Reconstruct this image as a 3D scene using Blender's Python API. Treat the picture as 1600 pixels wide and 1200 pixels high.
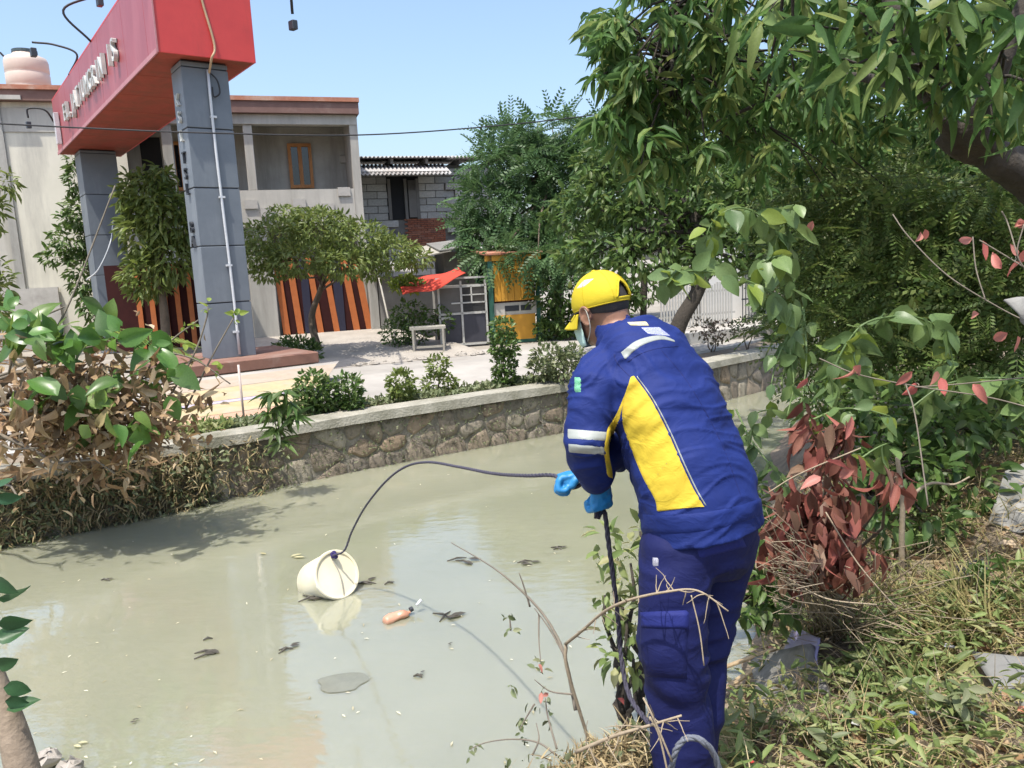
import bpy, bmesh, math, random
import numpy as np
from mathutils import Vector, Matrix
from mathutils.bvhtree import BVHTree

for o in list(bpy.data.objects): bpy.data.objects.remove(o)
SC = bpy.context.scene
COL = SC.collection
rng = np.random.default_rng(11)
random.seed(5)
R = math.radians

# ---------------------------------------------------------------- camera
FPX, PITCH, ROLL, CAMZ = 1200.0, R(8.8), 0.05, 2.3
_R0 = np.array([1, 0, 0.]); _U0 = np.array([0, math.sin(PITCH), math.cos(PITCH)])
FW = np.array([0, math.cos(PITCH), -math.sin(PITCH)])
RT = _R0*math.cos(ROLL) - _U0*math.sin(ROLL)
UP = _U0*math.cos(ROLL) + _R0*math.sin(ROLL)
CAM = np.array([0, 0, CAMZ])
cd = bpy.data.cameras.new('camera'); cam = bpy.data.objects.new('camera', cd); COL.objects.link(cam)
cd.sensor_width = 36; cd.lens = FPX/1600*36; cd.clip_end = 2000; cd.clip_start = 0.05
cam.matrix_world = Matrix(((RT[0], UP[0], -FW[0], CAM[0]), (RT[1], UP[1], -FW[1], CAM[1]), (RT[2], UP[2], -FW[2], CAM[2]), (0, 0, 0, 1)))
SC.camera = cam

# ---------------------------------------------------------------- sky, sun, exposure
SUN_AZ, SUN_EL = R(-28), R(70)      # azimuth measured from behind the camera, negative = to the left
sd = np.array([math.sin(SUN_AZ)*math.cos(SUN_EL), -math.cos(SUN_AZ)*math.cos(SUN_EL), math.sin(SUN_EL)])
W = bpy.data.worlds.new('World'); SC.world = W; W.use_nodes = True
wn = W.node_tree; sky = wn.nodes.new('ShaderNodeTexSky'); sky.sky_type = 'NISHITA'; sky.sun_disc = False
sky.sun_elevation = SUN_EL; sky.sun_rotation = math.atan2(sd[0], sd[1])
sky.air_density = 1.15; sky.dust_density = 3.3; sky.ozone_density = 3.0; sky.altitude = 0
bg = wn.nodes['Background']; bg.inputs['Strength'].default_value = 0.15
wn.links.new(sky.outputs[0], bg.inputs[0])
sl = bpy.data.lights.new('sun', 'SUN'); sl.energy = 3.1; sl.angle = R(0.5); sl.color = (1, 0.95, 0.86)
so = bpy.data.objects.new('sun', sl); COL.objects.link(so)
so.rotation_euler = Vector(sd).to_track_quat('Z', 'Y').to_euler()
SC.view_settings.view_transform = 'Standard'; SC.view_settings.look = 'None'
SC.view_settings.exposure = 0.9; SC.view_settings.gamma = 1.0
SC.render.engine = 'CYCLES'
SC.cycles.max_bounces = 4; SC.cycles.transparent_max_bounces = 2; SC.cycles.diffuse_bounces = 2; SC.cycles.glossy_bounces = 2
SC.cycles.transmission_bounces = 2; SC.cycles.caustics_reflective = False; SC.cycles.caustics_refractive = False

# ---------------------------------------------------------------- projection helpers (photo pixel -> point in the place)
def ray(u, v): return FW + RT*(u-800)/FPX + UP*(600-v)/FPX
def P(u, v, d): return CAM + ray(u, v)*d                 # at a depth
def G(u, v, z=0.):                                       # on a horizontal plane
    q = ray(u, v); return CAM + q*((z-CAMZ)/q[2])
def At(u, v, Y):                                         # on the plane y = Y
    q = ray(u, v); return CAM + q*(Y/q[1])
def pix(X):
    q = np.asarray(X)-CAM; d = q@FW; return 800+FPX*(q@RT)/d, 600-FPX*(q@UP)/d, d
def nrm(v): v = np.asarray(v, float); return v/(np.linalg.norm(v)+1e-12)
def smooth(a, b, x): t = np.clip((np.asarray(x)-a)/(b-a), 0, 1); return t*t*(3-2*t)

# ---------------------------------------------------------------- object helpers
def tag(o, label=None, cat=None, group=None, kind=None):
    if label: o['label'] = label
    if cat: o['category'] = cat
    if group: o['group'] = group
    if kind: o['kind'] = kind
    return o
def empty(name, loc, label=None, cat=None, group=None):
    o = bpy.data.objects.new(name, None); COL.objects.link(o); o.location = Vector(loc); o.empty_display_size = .1
    return tag(o, label, cat, group)
def world_loc(o):
    p = Vector((0, 0, 0))
    while o: p += o.location; o = o.parent
    return p
def link(o, parent=None, world=True):
    COL.objects.link(o)
    if parent is not None:
        o.parent = parent
        if world: o.location = o.location - world_loc(parent)
    return o
def mobj(name, V, Fc, mat, parent=None, smooth_=False, origin=None):
    """mesh object from world-space vertices; the origin goes to the mesh centre"""
    V = np.asarray(V, float)
    if origin is None: origin = (V.min(0)+V.max(0))/2
    me = bpy.data.meshes.new(name); me.from_pydata([tuple(v) for v in (V-origin)], [], [tuple(int(i) for i in f) for f in Fc])
    if smooth_:
        me.polygons.foreach_set('use_smooth', np.ones(len(me.polygons), bool))
    for m in (mat if isinstance(mat, (list, tuple)) else [mat]): me.materials.append(m)
    o = bpy.data.objects.new(name, me); o.location = Vector(origin)
    return link(o, parent)
def bulk(name, V, F, nper, mat, parent=None, smooth_=False):
    """fast mesh: all faces have nper corners"""
    V = np.asarray(V, np.float64); F = np.asarray(F, np.int32)
    origin = (V.min(0)+V.max(0))/2
    me = bpy.data.meshes.new(name); me.vertices.add(len(V)); me.vertices.foreach_set('co', (V-origin).astype(np.float32).ravel())
    me.loops.add(F.size); me.loops.foreach_set('vertex_index', F.ravel())
    me.polygons.add(len(F)); me.polygons.foreach_set('loop_start', np.arange(0, F.size, nper, dtype=np.int32))
    if smooth_: me.polygons.foreach_set('use_smooth', np.ones(len(F), bool))
    me.update(calc_edges=True); me.materials.append(mat)
    o = bpy.data.objects.new(name, me); o.location = Vector(origin)
    return link(o, parent)

class MB:
    def __init__(s): s.v = []; s.f = []
    def add(s, V, F):
        b = len(s.v); s.v += [tuple(map(float, v)) for v in V]; s.f += [tuple(int(i)+b for i in f) for f in F]; return s
    def box(s, o, ax, ay, az):
        """box from corner o with edge vectors"""
        o, ax, ay, az = [np.asarray(q, float) for q in (o, ax, ay, az)]
        V = [o, o+ax, o+ax+ay, o+ay, o+az, o+ax+az, o+ax+ay+az, o+ay+az]
        F = [(0, 3, 2, 1), (4, 5, 6, 7), (0, 1, 5, 4), (1, 2, 6, 5), (2, 3, 7, 6), (3, 0, 4, 7)]
        if np.dot(np.cross(ax, ay), az) < 0: F = [f[::-1] for f in F]
        return s.add(V, F)
    def tube(s, pts, r, n=8, cap=True):
        pts = np.asarray(pts, float); m = len(pts); r = np.broadcast_to(np.asarray(r, float), (m,))
        t = np.gradient(pts, axis=0); t /= np.linalg.norm(t, axis=1, keepdims=True)+1e-12
        ref = np.array([0, 0, 1.]) if abs(t[0][2]) < .9 else np.array([1., 0, 0])
        V = []; 
        for i in range(m):
            a = ref-(ref@t[i])*t[i]; a = nrm(a); ref = a; b = np.cross(t[i], a)
            th = np.arange(n)*2*math.pi/n
            V.append(pts[i]+r[i]*(np.cos(th)[:, None]*a+np.sin(th)[:, None]*b))
        V = np.concatenate(V); F = []
        for i in range(m-1):
            for j in range(n):
                k = (j+1) % n; F.append((i*n+j, i*n+k, (i+1)*n+k, (i+1)*n+j))
        if cap: F.append(tuple(range(n))[::-1]); F.append(tuple((m-1)*n+j for j in range(n)))
        return s.add(V, F)
    def loft(s, pts, a, b, ref, n=28):
        pts = np.asarray(pts, float); m = len(pts)
        a = np.broadcast_to(np.asarray(a, float), (m,)); b = np.broadcast_to(np.asarray(b, float), (m,))
        t = np.gradient(pts, axis=0); V = []
        for i in range(m):
            T = nrm(t[i]); A = nrm(ref-(np.dot(ref, T))*T); B = np.cross(T, A); th = np.arange(n)*2*math.pi/n
            V.append(pts[i]+a[i]*np.cos(th)[:, None]*A+b[i]*np.sin(th)[:, None]*B)
        V = np.concatenate(V); F = []
        for i in range(m-1):
            for j in range(n):
                k = (j+1) % n; F.append((i*n+j, i*n+k, (i+1)*n+k, (i+1)*n+j))
        F.append(tuple(range(n))[::-1]); F.append(tuple((m-1)*n+j for j in range(n)))
        return s.add(V, F)
    def ellipsoid(s, c, rad, M=np.eye(3), n=20, k=12):
        V = []; F = []
        for i in range(k+1):
            ph = math.pi*i/k
            for j in range(n):
                th = 2*math.pi*j/n
                V.append(np.asarray(c)+M@np.array([rad[0]*math.sin(ph)*math.cos(th), rad[1]*math.sin(ph)*math.sin(th), rad[2]*math.cos(ph)]))
        for i in range(k):
            for j in range(n):
                q = (j+1) % n; F.append((i*n+j, (i+1)*n+j, (i+1)*n+q, i*n+q))
        return s.add(V, F)
    def obj(s, name, mat, parent=None, smooth_=False, origin=None):
        return mobj(name, s.v, s.f, mat, parent, smooth_, origin)
def bevel(o, w=.01, seg=2):
    m = o.modifiers.new('bevel', 'BEVEL'); m.width = w; m.segments = seg; m.limit_method = 'ANGLE'; return o
def spline(pts, n=12):
    """Catmull-Rom through points"""
    p = np.asarray(pts, float); p = np.vstack([2*p[0]-p[1], p, 2*p[-1]-p[-2]]); out = []
    for i in range(1, len(p)-2):
        for t in np.linspace(0, 1, n, endpoint=False):
            out.append(.5*((2*p[i])+(-p[i-1]+p[i+1])*t+(2*p[i-1]-5*p[i]+4*p[i+1]-p[i+2])*t*t+(-p[i-1]+3*p[i]-3*p[i+1]+p[i+2])*t**3))
    out.append(p[-2]); return np.array(out)
def remesh(V, F, vox, smooth_it=4, fac=.5):
    me = bpy.data.meshes.new('tmp'); me.from_pydata(V, [], F); o = bpy.data.objects.new('tmp', me); COL.objects.link(o)
    m = o.modifiers.new('r', 'REMESH'); m.mode = 'VOXEL'; m.voxel_size = vox
    if smooth_it:
        s = o.modifiers.new('s', 'SMOOTH'); s.factor = fac; s.iterations = smooth_it
    dg = bpy.context.evaluated_depsgraph_get(); dg.update(); ev = o.evaluated_get(dg)
    out = bpy.data.meshes.new_from_object(ev); bpy.data.objects.remove(o)
    n = len(out.vertices); V = np.empty(n*3, np.float32); out.vertices.foreach_get('co', V); V = V.reshape(-1, 3).astype(float)
    F = [tuple(p.vertices) for p in out.polygons]; bpy.data.meshes.remove(out)
    return V, F
def vnormals(V, F):
    N = np.zeros_like(V); F4 = np.array([f if len(f) == 4 else (f[0], f[1], f[2], f[2]) for f in F])
    n = np.cross(V[F4[:, 2]]-V[F4[:, 0]], V[F4[:, 3]]-V[F4[:, 1]]) 
    for k in range(4): np.add.at(N, F4[:, k], n)
    return N/(np.linalg.norm(N, axis=1, keepdims=True)+1e-12)
def vnoise(X, seed=0):
    """smooth 3-D value noise in numpy, -1..1"""
    X = np.asarray(X, float); i = np.floor(X).astype(np.int64); f = X-i; u = f*f*(3-2*f)
    def h(a, b, c):
        n = (a*374761393+b*668265263+c*2147483647+seed*974711) & 0xffffffff
        n = ((n ^ (n >> 13))*1274126177) & 0xffffffff; return ((n ^ (n >> 16)) & 0xffff)/32767.5-1
    r = 0
    for dx in (0, 1):
        for dy in (0, 1):
            for dz in (0, 1):
                w = (u[:, 0] if dx else 1-u[:, 0])*(u[:, 1] if dy else 1-u[:, 1])*(u[:, 2] if dz else 1-u[:, 2])
                r = r+w*h(i[:, 0]+dx, i[:, 1]+dy, i[:, 2]+dz)
    return r

# ---------------------------------------------------------------- materials
def _new(name):
    m = bpy.data.materials.new(name); m.use_nodes = True; nt = m.node_tree; return m, nt, nt.nodes['Principled BSDF']
def N(nt, t, **kw):
    n = nt.nodes.new(t)
    for k, v in kw.items():
        if k in n.inputs.keys() if isinstance(k, str) else False: n.inputs[k].default_value = v
        else: setattr(n, k, v)
    return n
def rgb(c): return (c[0], c[1], c[2], 1)
def surf(name, c1, c2=None, scale=6., rough=.8, bump=.2, bscale=None, c3=None, streak=0., metal=0., spec=.5, dist=.01, c3amt=.45, coat=0):
    """weathered surface: two colours mixed by noise, blotches of a third, optional vertical streaks, fine relief"""
    m, nt, b = _new(name); L = nt.links
    c2 = c2 or [x*.75 for x in c1]
    tc = N(nt, 'ShaderNodeTexCoord'); 
    n1 = N(nt, 'ShaderNodeTexNoise'); n1.inputs['Scale'].default_value = scale; n1.inputs['Detail'].default_value = 7; n1.inputs['Roughness'].default_value = .65
    L.new(tc.outputs['Object'], n1.inputs['Vector'])
    r1 = N(nt, 'ShaderNodeValToRGB'); r1.color_ramp.elements[0].position = .3; r1.color_ramp.elements[1].position = .7
    r1.color_ramp.elements[0].color = rgb(c2); r1.color_ramp.elements[1].color = rgb(c1); L.new(n1.outputs[0], r1.inputs[0])
    out = r1.outputs[0]
    if c3 is not None:
        n2 = N(nt, 'ShaderNodeTexNoise'); n2.inputs['Scale'].default_value = scale*.35; n2.inputs['Detail'].default_value = 9; n2.inputs['Roughness'].default_value = .7
        src = tc.outputs['Object']
        if streak:
            mp = N(nt, 'ShaderNodeMapping'); mp.inputs['Scale'].default_value = (3, 3, 3/(1+streak*6)); L.new(src, mp.inputs[0]); src = mp.outputs[0]
        L.new(src, n2.inputs['Vector'])
        r2 = N(nt, 'ShaderNodeValToRGB'); r2.color_ramp.elements[0].position = 1-c3amt-.12; r2.color_ramp.elements[1].position = 1-c3amt+.14; L.new(n2.outputs[0], r2.inputs[0])
        mx = N(nt, 'ShaderNodeMix'); mx.data_type = 'RGBA'; L.new(r2.outputs[0], mx.inputs[0]); L.new(out, mx.inputs[6]); mx.inputs[7].default_value = rgb(c3); out = mx.outputs[2]
    L.new(out, b.inputs['Base Color'])
    b.inputs['Roughness'].default_value = rough; b.inputs['Metallic'].default_value = metal; b.inputs['Specular IOR Level'].default_value = spec
    if coat: b.inputs['Coat Weight'].default_value = coat
    if bump:
        n3 = N(nt, 'ShaderNodeTexNoise'); n3.inputs['Scale'].default_value = bscale or scale*5; n3.inputs['Detail'].default_value = 6
        L.new(tc.outputs['Object'], n3.inputs['Vector'])
        bp = N(nt, 'ShaderNodeBump'); bp.inputs['Strength'].default_value = bump; bp.inputs['Distance'].default_value = dist
        L.new(n3.outputs[0], bp.inputs['Height']); L.new(bp.outputs[0], b.inputs['Normal'])
    return m
def leafm(name, cols, trans=.3, rough=.45, spec=.4, veins=0):
    """leaf colours picked per leaf, light passing through"""
    m, nt, b = _new(name); L = nt.links
    ge = N(nt, 'ShaderNodeNewGeometry'); oi = N(nt, 'ShaderNodeObjectInfo')
    ad = N(nt, 'ShaderNodeMath', operation='ADD'); L.new(ge.outputs['Random Per Island'], ad.inputs[0]); L.new(oi.outputs['Random'], ad.inputs[1])
    fr = N(nt, 'ShaderNodeMath', operation='FRACT'); L.new(ad.outputs[0], fr.inputs[0])
    cr = N(nt, 'ShaderNodeValToRGB'); els = cr.color_ramp.elements
    for i, c in enumerate(cols):
        e = els[i] if i < 2 else els.new(1.0)
        e.position = i/(len(cols)-1) if len(cols) > 1 else 0; e.color = rgb(c)
    for i, c in enumerate(cols): els[i].position = i/max(1, len(cols)-1); els[i].color = rgb(c)
    L.new(fr.outputs[0], cr.inputs[0]); out = cr.outputs[0]
    tc = N(nt, 'ShaderNodeTexCoord'); n1 = N(nt, 'ShaderNodeTexNoise'); n1.inputs['Scale'].default_value = 22; n1.inputs['Detail'].default_value = 5
    L.new(tc.outputs['Object'], n1.inputs['Vector'])
    hs = N(nt, 'ShaderNodeHueSaturation'); mr = N(nt, 'ShaderNodeMapRange'); mr.inputs[3].default_value = .7; mr.inputs[4].default_value = 1.3
    L.new(n1.outputs[0], mr.inputs[0]); L.new(mr.outputs[0], hs.inputs['Value']); L.new(out, hs.inputs['Color']); out = hs.outputs[0]
    L.new(out, b.inputs['Base Color']); b.inputs['Roughness'].default_value = rough; b.inputs['Specular IOR Level'].default_value = spec
    if trans > 0:
        tr = N(nt, 'ShaderNodeBsdfTranslucent'); h2 = N(nt, 'ShaderNodeHueSaturation'); h2.inputs['Value'].default_value = 1.5; h2.inputs['Hue'].default_value = .485
        L.new(out, h2.inputs['Color']); L.new(h2.outputs[0], tr.inputs[0])
        mx = N(nt, 'ShaderNodeMixShader'); mx.inputs[0].default_value = trans
        L.new(b.outputs[0], mx.inputs[1]); L.new(tr.outputs[0], mx.inputs[2]); L.new(mx.outputs[0], nt.nodes['Material Output'].inputs[0])
    return m
def cloth(name, c, c2=None, rough=.75, scale=900, bump=.15, crease=.26):
    m = surf(name, c, c2 or [x*.8 for x in c], scale=9, rough=rough, bump=bump, bscale=160, dist=.002, spec=.3)
    nt = m.node_tree; b = nt.nodes['Principled BSDF']; old = b.inputs['Normal'].links[0].from_node
    tc = N(nt, 'ShaderNodeTexCoord'); mp = N(nt, 'ShaderNodeMapping'); mp.inputs['Scale'].default_value = (1, 1, 1.7); mp.inputs['Rotation'].default_value = (.3, .5, .2)
    nz = N(nt, 'ShaderNodeTexNoise'); nz.inputs['Scale'].default_value = 11; nz.inputs['Detail'].default_value = 3; nz.inputs['Distortion'].default_value = .6
    ab = N(nt, 'ShaderNodeMath', operation='SUBTRACT'); ab.inputs[1].default_value = .5; a2 = N(nt, 'ShaderNodeMath', operation='ABSOLUTE')
    b2 = N(nt, 'ShaderNodeBump'); b2.inputs['Strength'].default_value = crease; b2.inputs['Distance'].default_value = .03; b2.invert = True
    nt.links.new(tc.outputs['Object'], mp.inputs[0]); nt.links.new(mp.outputs[0], nz.inputs['Vector']); nt.links.new(nz.outputs[0], ab.inputs[0]); nt.links.new(ab.outputs[0], a2.inputs[0]); nt.links.new(a2.outputs[0], b2.inputs['Height'])
    nt.links.new(old.outputs[0], b2.inputs['Normal']); nt.links.new(b2.outputs[0], b.inputs['Normal'])
    return m

# ---------------------------------------------------------------- foliage helpers
LEAF = (np.array([(0, 0, 0), (.3, .45, .10), (.68, .40, .07), (1, 0, -.10), (.68, -.40, .07), (.3, -.45, .10), (.3, 0, 0), (.68, 0, -.02)]),
        np.array([(0, 6, 1), (6, 7, 2), (6, 2, 1), (7, 3, 2), (0, 5, 6), (5, 4, 7), (5, 7, 6), (4, 3, 7)]))
SMALL = (np.array([(0, 0, 0), (.45, .5, .06), (1, 0, 0), (.45, -.5, .06)]), np.array([(0, 2, 1), (0, 3, 2)]))
BLADE = (np.array([(0, .5, 0), (0, -.5, 0), (.5, .38, .0), (.5, -.38, .0), (.85, .2, -.1), (.85, -.2, -.1), (1, 0, -.2)]),
         np.array([(0, 1, 3), (0, 3, 2), (2, 3, 5), (2, 5, 4), (4, 5, 6)]))
def pinnate(n=9, leaf=.16, wid=.36, droop=.35, taper=.5):
    V = []; F = []; 
    for i in range(n):
        t = (i+.8)/n; x = t; z = -droop*t*t
        l = leaf*(1-taper*abs(t-.45)*1.3)
        for s in (-1, 1):
            b = len(V); d = np.array([.45, s*.9, -.25]); d = d/np.linalg.norm(d); w = np.array([.9, -s*.45, 0])*l*wid*.5
            p = np.array([x, 0, z]); V += [p, p+d*l*.5+w, p+d*l, p+d*l*.5-w]; F += [(b, b+1, b+2), (b, b+2, b+3)]
    b = len(V); V += [(0, .008, 0), (0, -.008, 0), (.5, .006, -droop*.25), (.5, -.006, -droop*.25), (1, 0, -droop)]; F += [(b, b+1, b+3), (b, b+3, b+2), (b+2, b+3, b+4)]
    return np.array(V), np.array(F)
def frames(D, up=(0, 0, 1), roll=.6):
    """rotation matrices with x along D and z near up, plus random roll"""
    D = D/(np.linalg.norm(D, axis=1, keepdims=True)+1e-9); n = len(D)
    u = np.broadcast_to(np.asarray(up, float), D.shape)+rng.normal(0, roll, D.shape)
    Y = np.cross(u, D); Y /= np.linalg.norm(Y, axis=1, keepdims=True)+1e-9
    Z = np.cross(D, Y); return np.stack([D, Y, Z], 2)
def scatter(name, pos, D, L, Wd, tmpl, mat, parent=None, roll=.6, up=(0, 0, 1), bend=0):
    """one mesh of many leaves"""
    T, F = tmpl; n = len(pos); M = frames(np.asarray(D, float), up, roll); L = np.broadcast_to(np.asarray(L, float), (n,)); Wd = np.broadcast_to(np.asarray(Wd, float), (n,))
    S = np.stack([L, Wd, np.maximum(L, Wd)*1.0], 1)
    loc = T[None]*S[:, None, :]
    if bend: loc[:, :, 2] -= (T[:, 0]**2)[None]*(L*rng.uniform(0, bend, n))[:, None]
    V = np.einsum('nij,nkj->nki', M, loc)+np.asarray(pos)[:, None, :]
    k = len(T); Fa = F[None]+(np.arange(n)*k)[:, None, None]
    return bulk(name, V.reshape(-1, 3), Fa.reshape(-1, 3), 3, mat, parent)
def shell_pts(c, rad, n, inner=.55):
    v = rng.normal(size=(n, 3)); v /= np.linalg.norm(v, axis=1, keepdims=True)
    r = rng.uniform(inner**3, 1, n)**(1/3)
    return np.asarray(c)+v*r[:, None]*np.asarray(rad), v
def crown(name, clumps, per, L, ratio, tmpl, mat, parent, droop=.4, roll=.6, inner=.55, spread=.7, dens=None):
    """leaves on clump shells; clumps = [(centre, radii)]"""
    PS, DS = [], []
    for c, r in clumps:
        r = np.broadcast_to(np.asarray(r, float), (3,)); k = int(5*per*(r[0]*r[1]*r[2])**(2/3.)) if dens is None else dens
        p, v = shell_pts(c, r, max(k, 6), inner); d = v+rng.normal(0, spread, v.shape); d[:, 2] -= droop; PS.append(p); DS.append(d)
    PS = np.concatenate(PS); DS = np.concatenate(DS); l = L*rng.uniform(.5, 1.35, len(PS))
    return scatter(name, PS, DS, l, l*ratio, tmpl, mat, parent, roll)
def mesh_of(tmpl, name, mat, sub=False):
    me = bpy.data.meshes.new(name); me.from_pydata([tuple(v) for v in tmpl[0]], [], [tuple(int(i) for i in f) for f in tmpl[1]]); me.materials.append(mat)
    me.polygons.foreach_set('use_smooth', np.ones(len(me.polygons), bool)); return me
def leaf_variants(name, mat, ratio, k=5, curl=.3, cup=.25, n=5, wavy=.05):
    """thin curved leaf blades, unit length, with a crease along the midrib; 30-40 triangles each"""
    out = []
    for q in range(k):
        cu = rng.uniform(-curl*.2, curl*1.6); cp = rng.uniform(.3, 1)*cup; tw = rng.uniform(-.5, .5)*curl; V = []; F = []
        for i in range(n+1):
            t = i/n; w = ratio*.5*(math.sin(math.pi*min(1, t**.75))**.8 if 0 < t < 1 else 0.02)
            for j in (-1, -.55, 0, .55, 1):
                y = j*w; z = -cu*t*t+cp*w*abs(j)*1.2+wavy*math.sin(7*t+q)*abs(j)*ratio
                a = tw*t*2; V.append((t, y*math.cos(a)-z*0, z+y*math.sin(a)))
        for i in range(n):
            for j in range(4):
                a = i*5+j; F.append((a, a+5, a+6, a+1))
        out.append(mesh_of((np.array(V), np.array(F)), name, mat))
    return out
def leaf_objs(name, variants, pos, D, L, parent, roll=.6, up=(0, 0, 1)):
    """each leaf an object of its own, sharing mesh data"""
    M = frames(np.asarray(D, float), up, roll); pl = world_loc(parent)
    for i in range(len(pos)):
        o = bpy.data.objects.new(name, variants[i % len(variants)])
        mm = Matrix([list(r) for r in M[i]]).to_4x4()
        o.matrix_basis = Matrix.Translation(Vector(pos[i])-pl) @ mm @ Matrix.Diagonal((L[i], L[i], L[i], 1)); COL.objects.link(o); o.parent = parent
def limb(mb, a, b, r0, r1, sag=0, jit=.06, n=6, sides=7):
    a = np.asarray(a, float); b = np.asarray(b, float); l = np.linalg.norm(b-a); pts = []
    for i in range(n+1):
        t = i/n; p = a+(b-a)*t; p = p+np.array([0, 0, sag*l*math.sin(math.pi*t)])
        if 0 < i < n: p = p+rng.normal(0, jit*l/n*1.5, 3)
        pts.append(p)
    pts = np.array(pts); mb.tube(pts, np.linspace(r0, r1, n+1), sides); return pts
def twig_mass(name, roots, dirs, lens, r, mat, parent=None, sides=4, n=5, jit=.12, grav=0.):
    mb = MB()
    for p, d, l in zip(roots, dirs, lens):
        d = nrm(d); pts = [np.asarray(p, float)]
        for i in range(n):
            d = nrm(d+rng.normal(0, jit, 3)+np.array([0, 0, -grav])); pts.append(pts[-1]+d*l/n)
        mb.tube(pts, np.linspace(r, r*.35, n+1), sides, False)
    return tag(mb.obj(name, mat, parent, True), kind='stuff')
# ================================================================ SETTING
CONC = surf('concrete', (.50, .48, .44), (.36, .34, .31), 3, .9, .25, c3=(.24, .22, .2), c3amt=.38)
ROADM = surf('road_concrete', (.40, .375, .34), (.32, .30, .27), 1.2, .92, .2, bscale=40, c3=(.25, .23, .205), c3amt=.45)
DIRT = surf('dry_earth', (.30, .24, .17), (.17, .13, .09), 4, .95, .7, bscale=24, c3=(.10, .085, .06), c3amt=.45, dist=.03)
FARG = surf('dusty_ground', (.34, .31, .265), (.24, .215, .18), 1.4, .95, .4, bscale=30, c3=(.20, .18, .14), c3amt=.42)

# canal lines at the water
WALL = np.array([(-60, -14), (-30, -3.5), (-14, 2.2), (-9, 4.7), (-6.5, 5.85), (-4.68, 6.8), (-3.4, 7.7), (-1.86, 8.8), (.8, 10.38), (2.9, 11.62), (4.7, 13.15), (8, 16.6), (20, 28), (60, 70)], float)
EDGE = np.array([(-60, -22), (-20, -6.5), (-9, -.2), (-5, 1.55), (-3.4, 2.45), (-2.35, 3.12), (-1.9, 3.02), (-1.1, 2.75), (0.05, 2.78), (.62, 3.2), (1.15, 3.9), (1.6, 5.2), (2.05, 6.6), (2.75, 8.2), (3.75, 10.2), (5.5, 12.2), (9.5, 15.2), (21, 26), (61, 66)], float)
def polydist(X, Y, line):
    """signed distance to a polyline, positive on the right-hand side (towards the camera for EDGE)"""
    best = np.full(X.shape, 1e9); sgn = np.ones(X.shape)
    for a, b in zip(line[:-1], line[1:]):
        d = b-a; l2 = d@d; t = np.clip(((X-a[0])*d[0]+(Y-a[1])*d[1])/l2, 0, 1)
        dx = X-a[0]-t*d[0]; dy = Y-a[1]-t*d[1]; D = np.hypot(dx, dy)
        s = np.sign(dx*d[1]-dy*d[0]); m = D < best; best = np.where(m, D, best); sgn = np.where(m, s, sgn)
    return best*np.where(sgn == 0, 1, sgn)
def bank_z(x, y):
    x = np.asarray(x, float); y = np.asarray(y, float); s = polydist(x, y, EDGE)
    z = -.35+.35*smooth(-.5, 0, s)+.5*smooth(0, .65, s)+.12*smooth(.6, 2.5, s)
    z = z+smooth(1.0, 2.6, x)*smooth(.2, 1.6, s)*.38*(1-smooth(6, 10, y))
    n = np.stack([x*2.1, y*2.1, 0*x], -1).reshape(-1, 3); m = np.stack([x*6.3, y*6.3, 0*x+4], -1).reshape(-1, 3)
    z = z+smooth(-.2, .5, s)*(vnoise(n, 3).reshape(x.shape)*.07+vnoise(m, 4).reshape(x.shape)*.025)
    return z

def grid_sheet(name, xs, ys, zf, mat):
    X, Y = np.meshgrid(xs, ys); Z = zf(X, Y); V = np.stack([X, Y, Z], -1).reshape(-1, 3); nx = len(xs); ny = len(ys)
    i = (np.arange(ny-1)[:, None]*nx+np.arange(nx-1)[None]).ravel(); F = np.stack([i, i+1, i+1+nx, i+nx], 1)
    return bulk(name, V, F, 4, mat, None, True)
xs = np.concatenate([np.linspace(-60, -7, 40), np.linspace(-6.8, 6.5, 134), np.linspace(7, 60, 60)])
ys = np.concatenate([np.linspace(-80, -2, 30), np.linspace(-1.5, 12, 120), np.linspace(12.5, 66, 70)])
nb = tag(grid_sheet('near_bank', xs, ys, bank_z, DIRT), kind='structure')

# water: murky olive body with a mirror-like skin
m, nt, b = _new('canal_water'); L = nt.links
tc = N(nt, 'ShaderNodeTexCoord')
nz = N(nt, 'ShaderNodeTexNoise'); nz.inputs['Scale'].default_value = .5; nz.inputs['Detail'].default_value = 4; L.new(tc.outputs['Object'], nz.inputs[0])
cr = N(nt, 'ShaderNodeValToRGB'); cr.color_ramp.elements[0].color = (.245, .250, .178, 1); cr.color_ramp.elements[1].color = (.295, .297, .216, 1)
cr.color_ramp.elements[0].position = .35; cr.color_ramp.elements[1].position = .65
L.new(nz.outputs[0], cr.inputs[0]); L.new(cr.outputs[0], b.inputs['Base Color'])
b.inputs['Roughness'].default_value = .02; b.inputs['IOR'].default_value = 2.3; b.inputs['Specular IOR Level'].default_value = .5
b.inputs['Subsurface Weight'].default_value = .85; b.inputs['Subsurface Radius'].default_value = (.35, .35, .25); b.inputs['Subsurface Scale'].default_value = .6
mp = N(nt, 'ShaderNodeMapping'); mp.inputs['Rotation'].default_value = (0, 0, R(30)); mp.inputs['Scale'].default_value = (1, 2.6, 1); L.new(tc.outputs['Object'], mp.inputs[0])
n2 = N(nt, 'ShaderNodeTexNoise'); n2.inputs['Scale'].default_value = 5; n2.inputs['Detail'].default_value = 3; L.new(mp.outputs[0], n2.inputs[0])
bp = N(nt, 'ShaderNodeBump'); bp.inputs['Strength'].default_value = .045; bp.inputs['Distance'].default_value = .05; L.new(n2.outputs[0], bp.inputs['Height']); L.new(bp.outputs[0], b.inputs['Normal'])
WATERM = m
tag(mobj('canal_water', [(-70, -40, 0), (70, -40, 0), (70, 90, 0), (-70, 90, 0)], [(0, 1, 2, 3)], WATERM), kind='structure')

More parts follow.
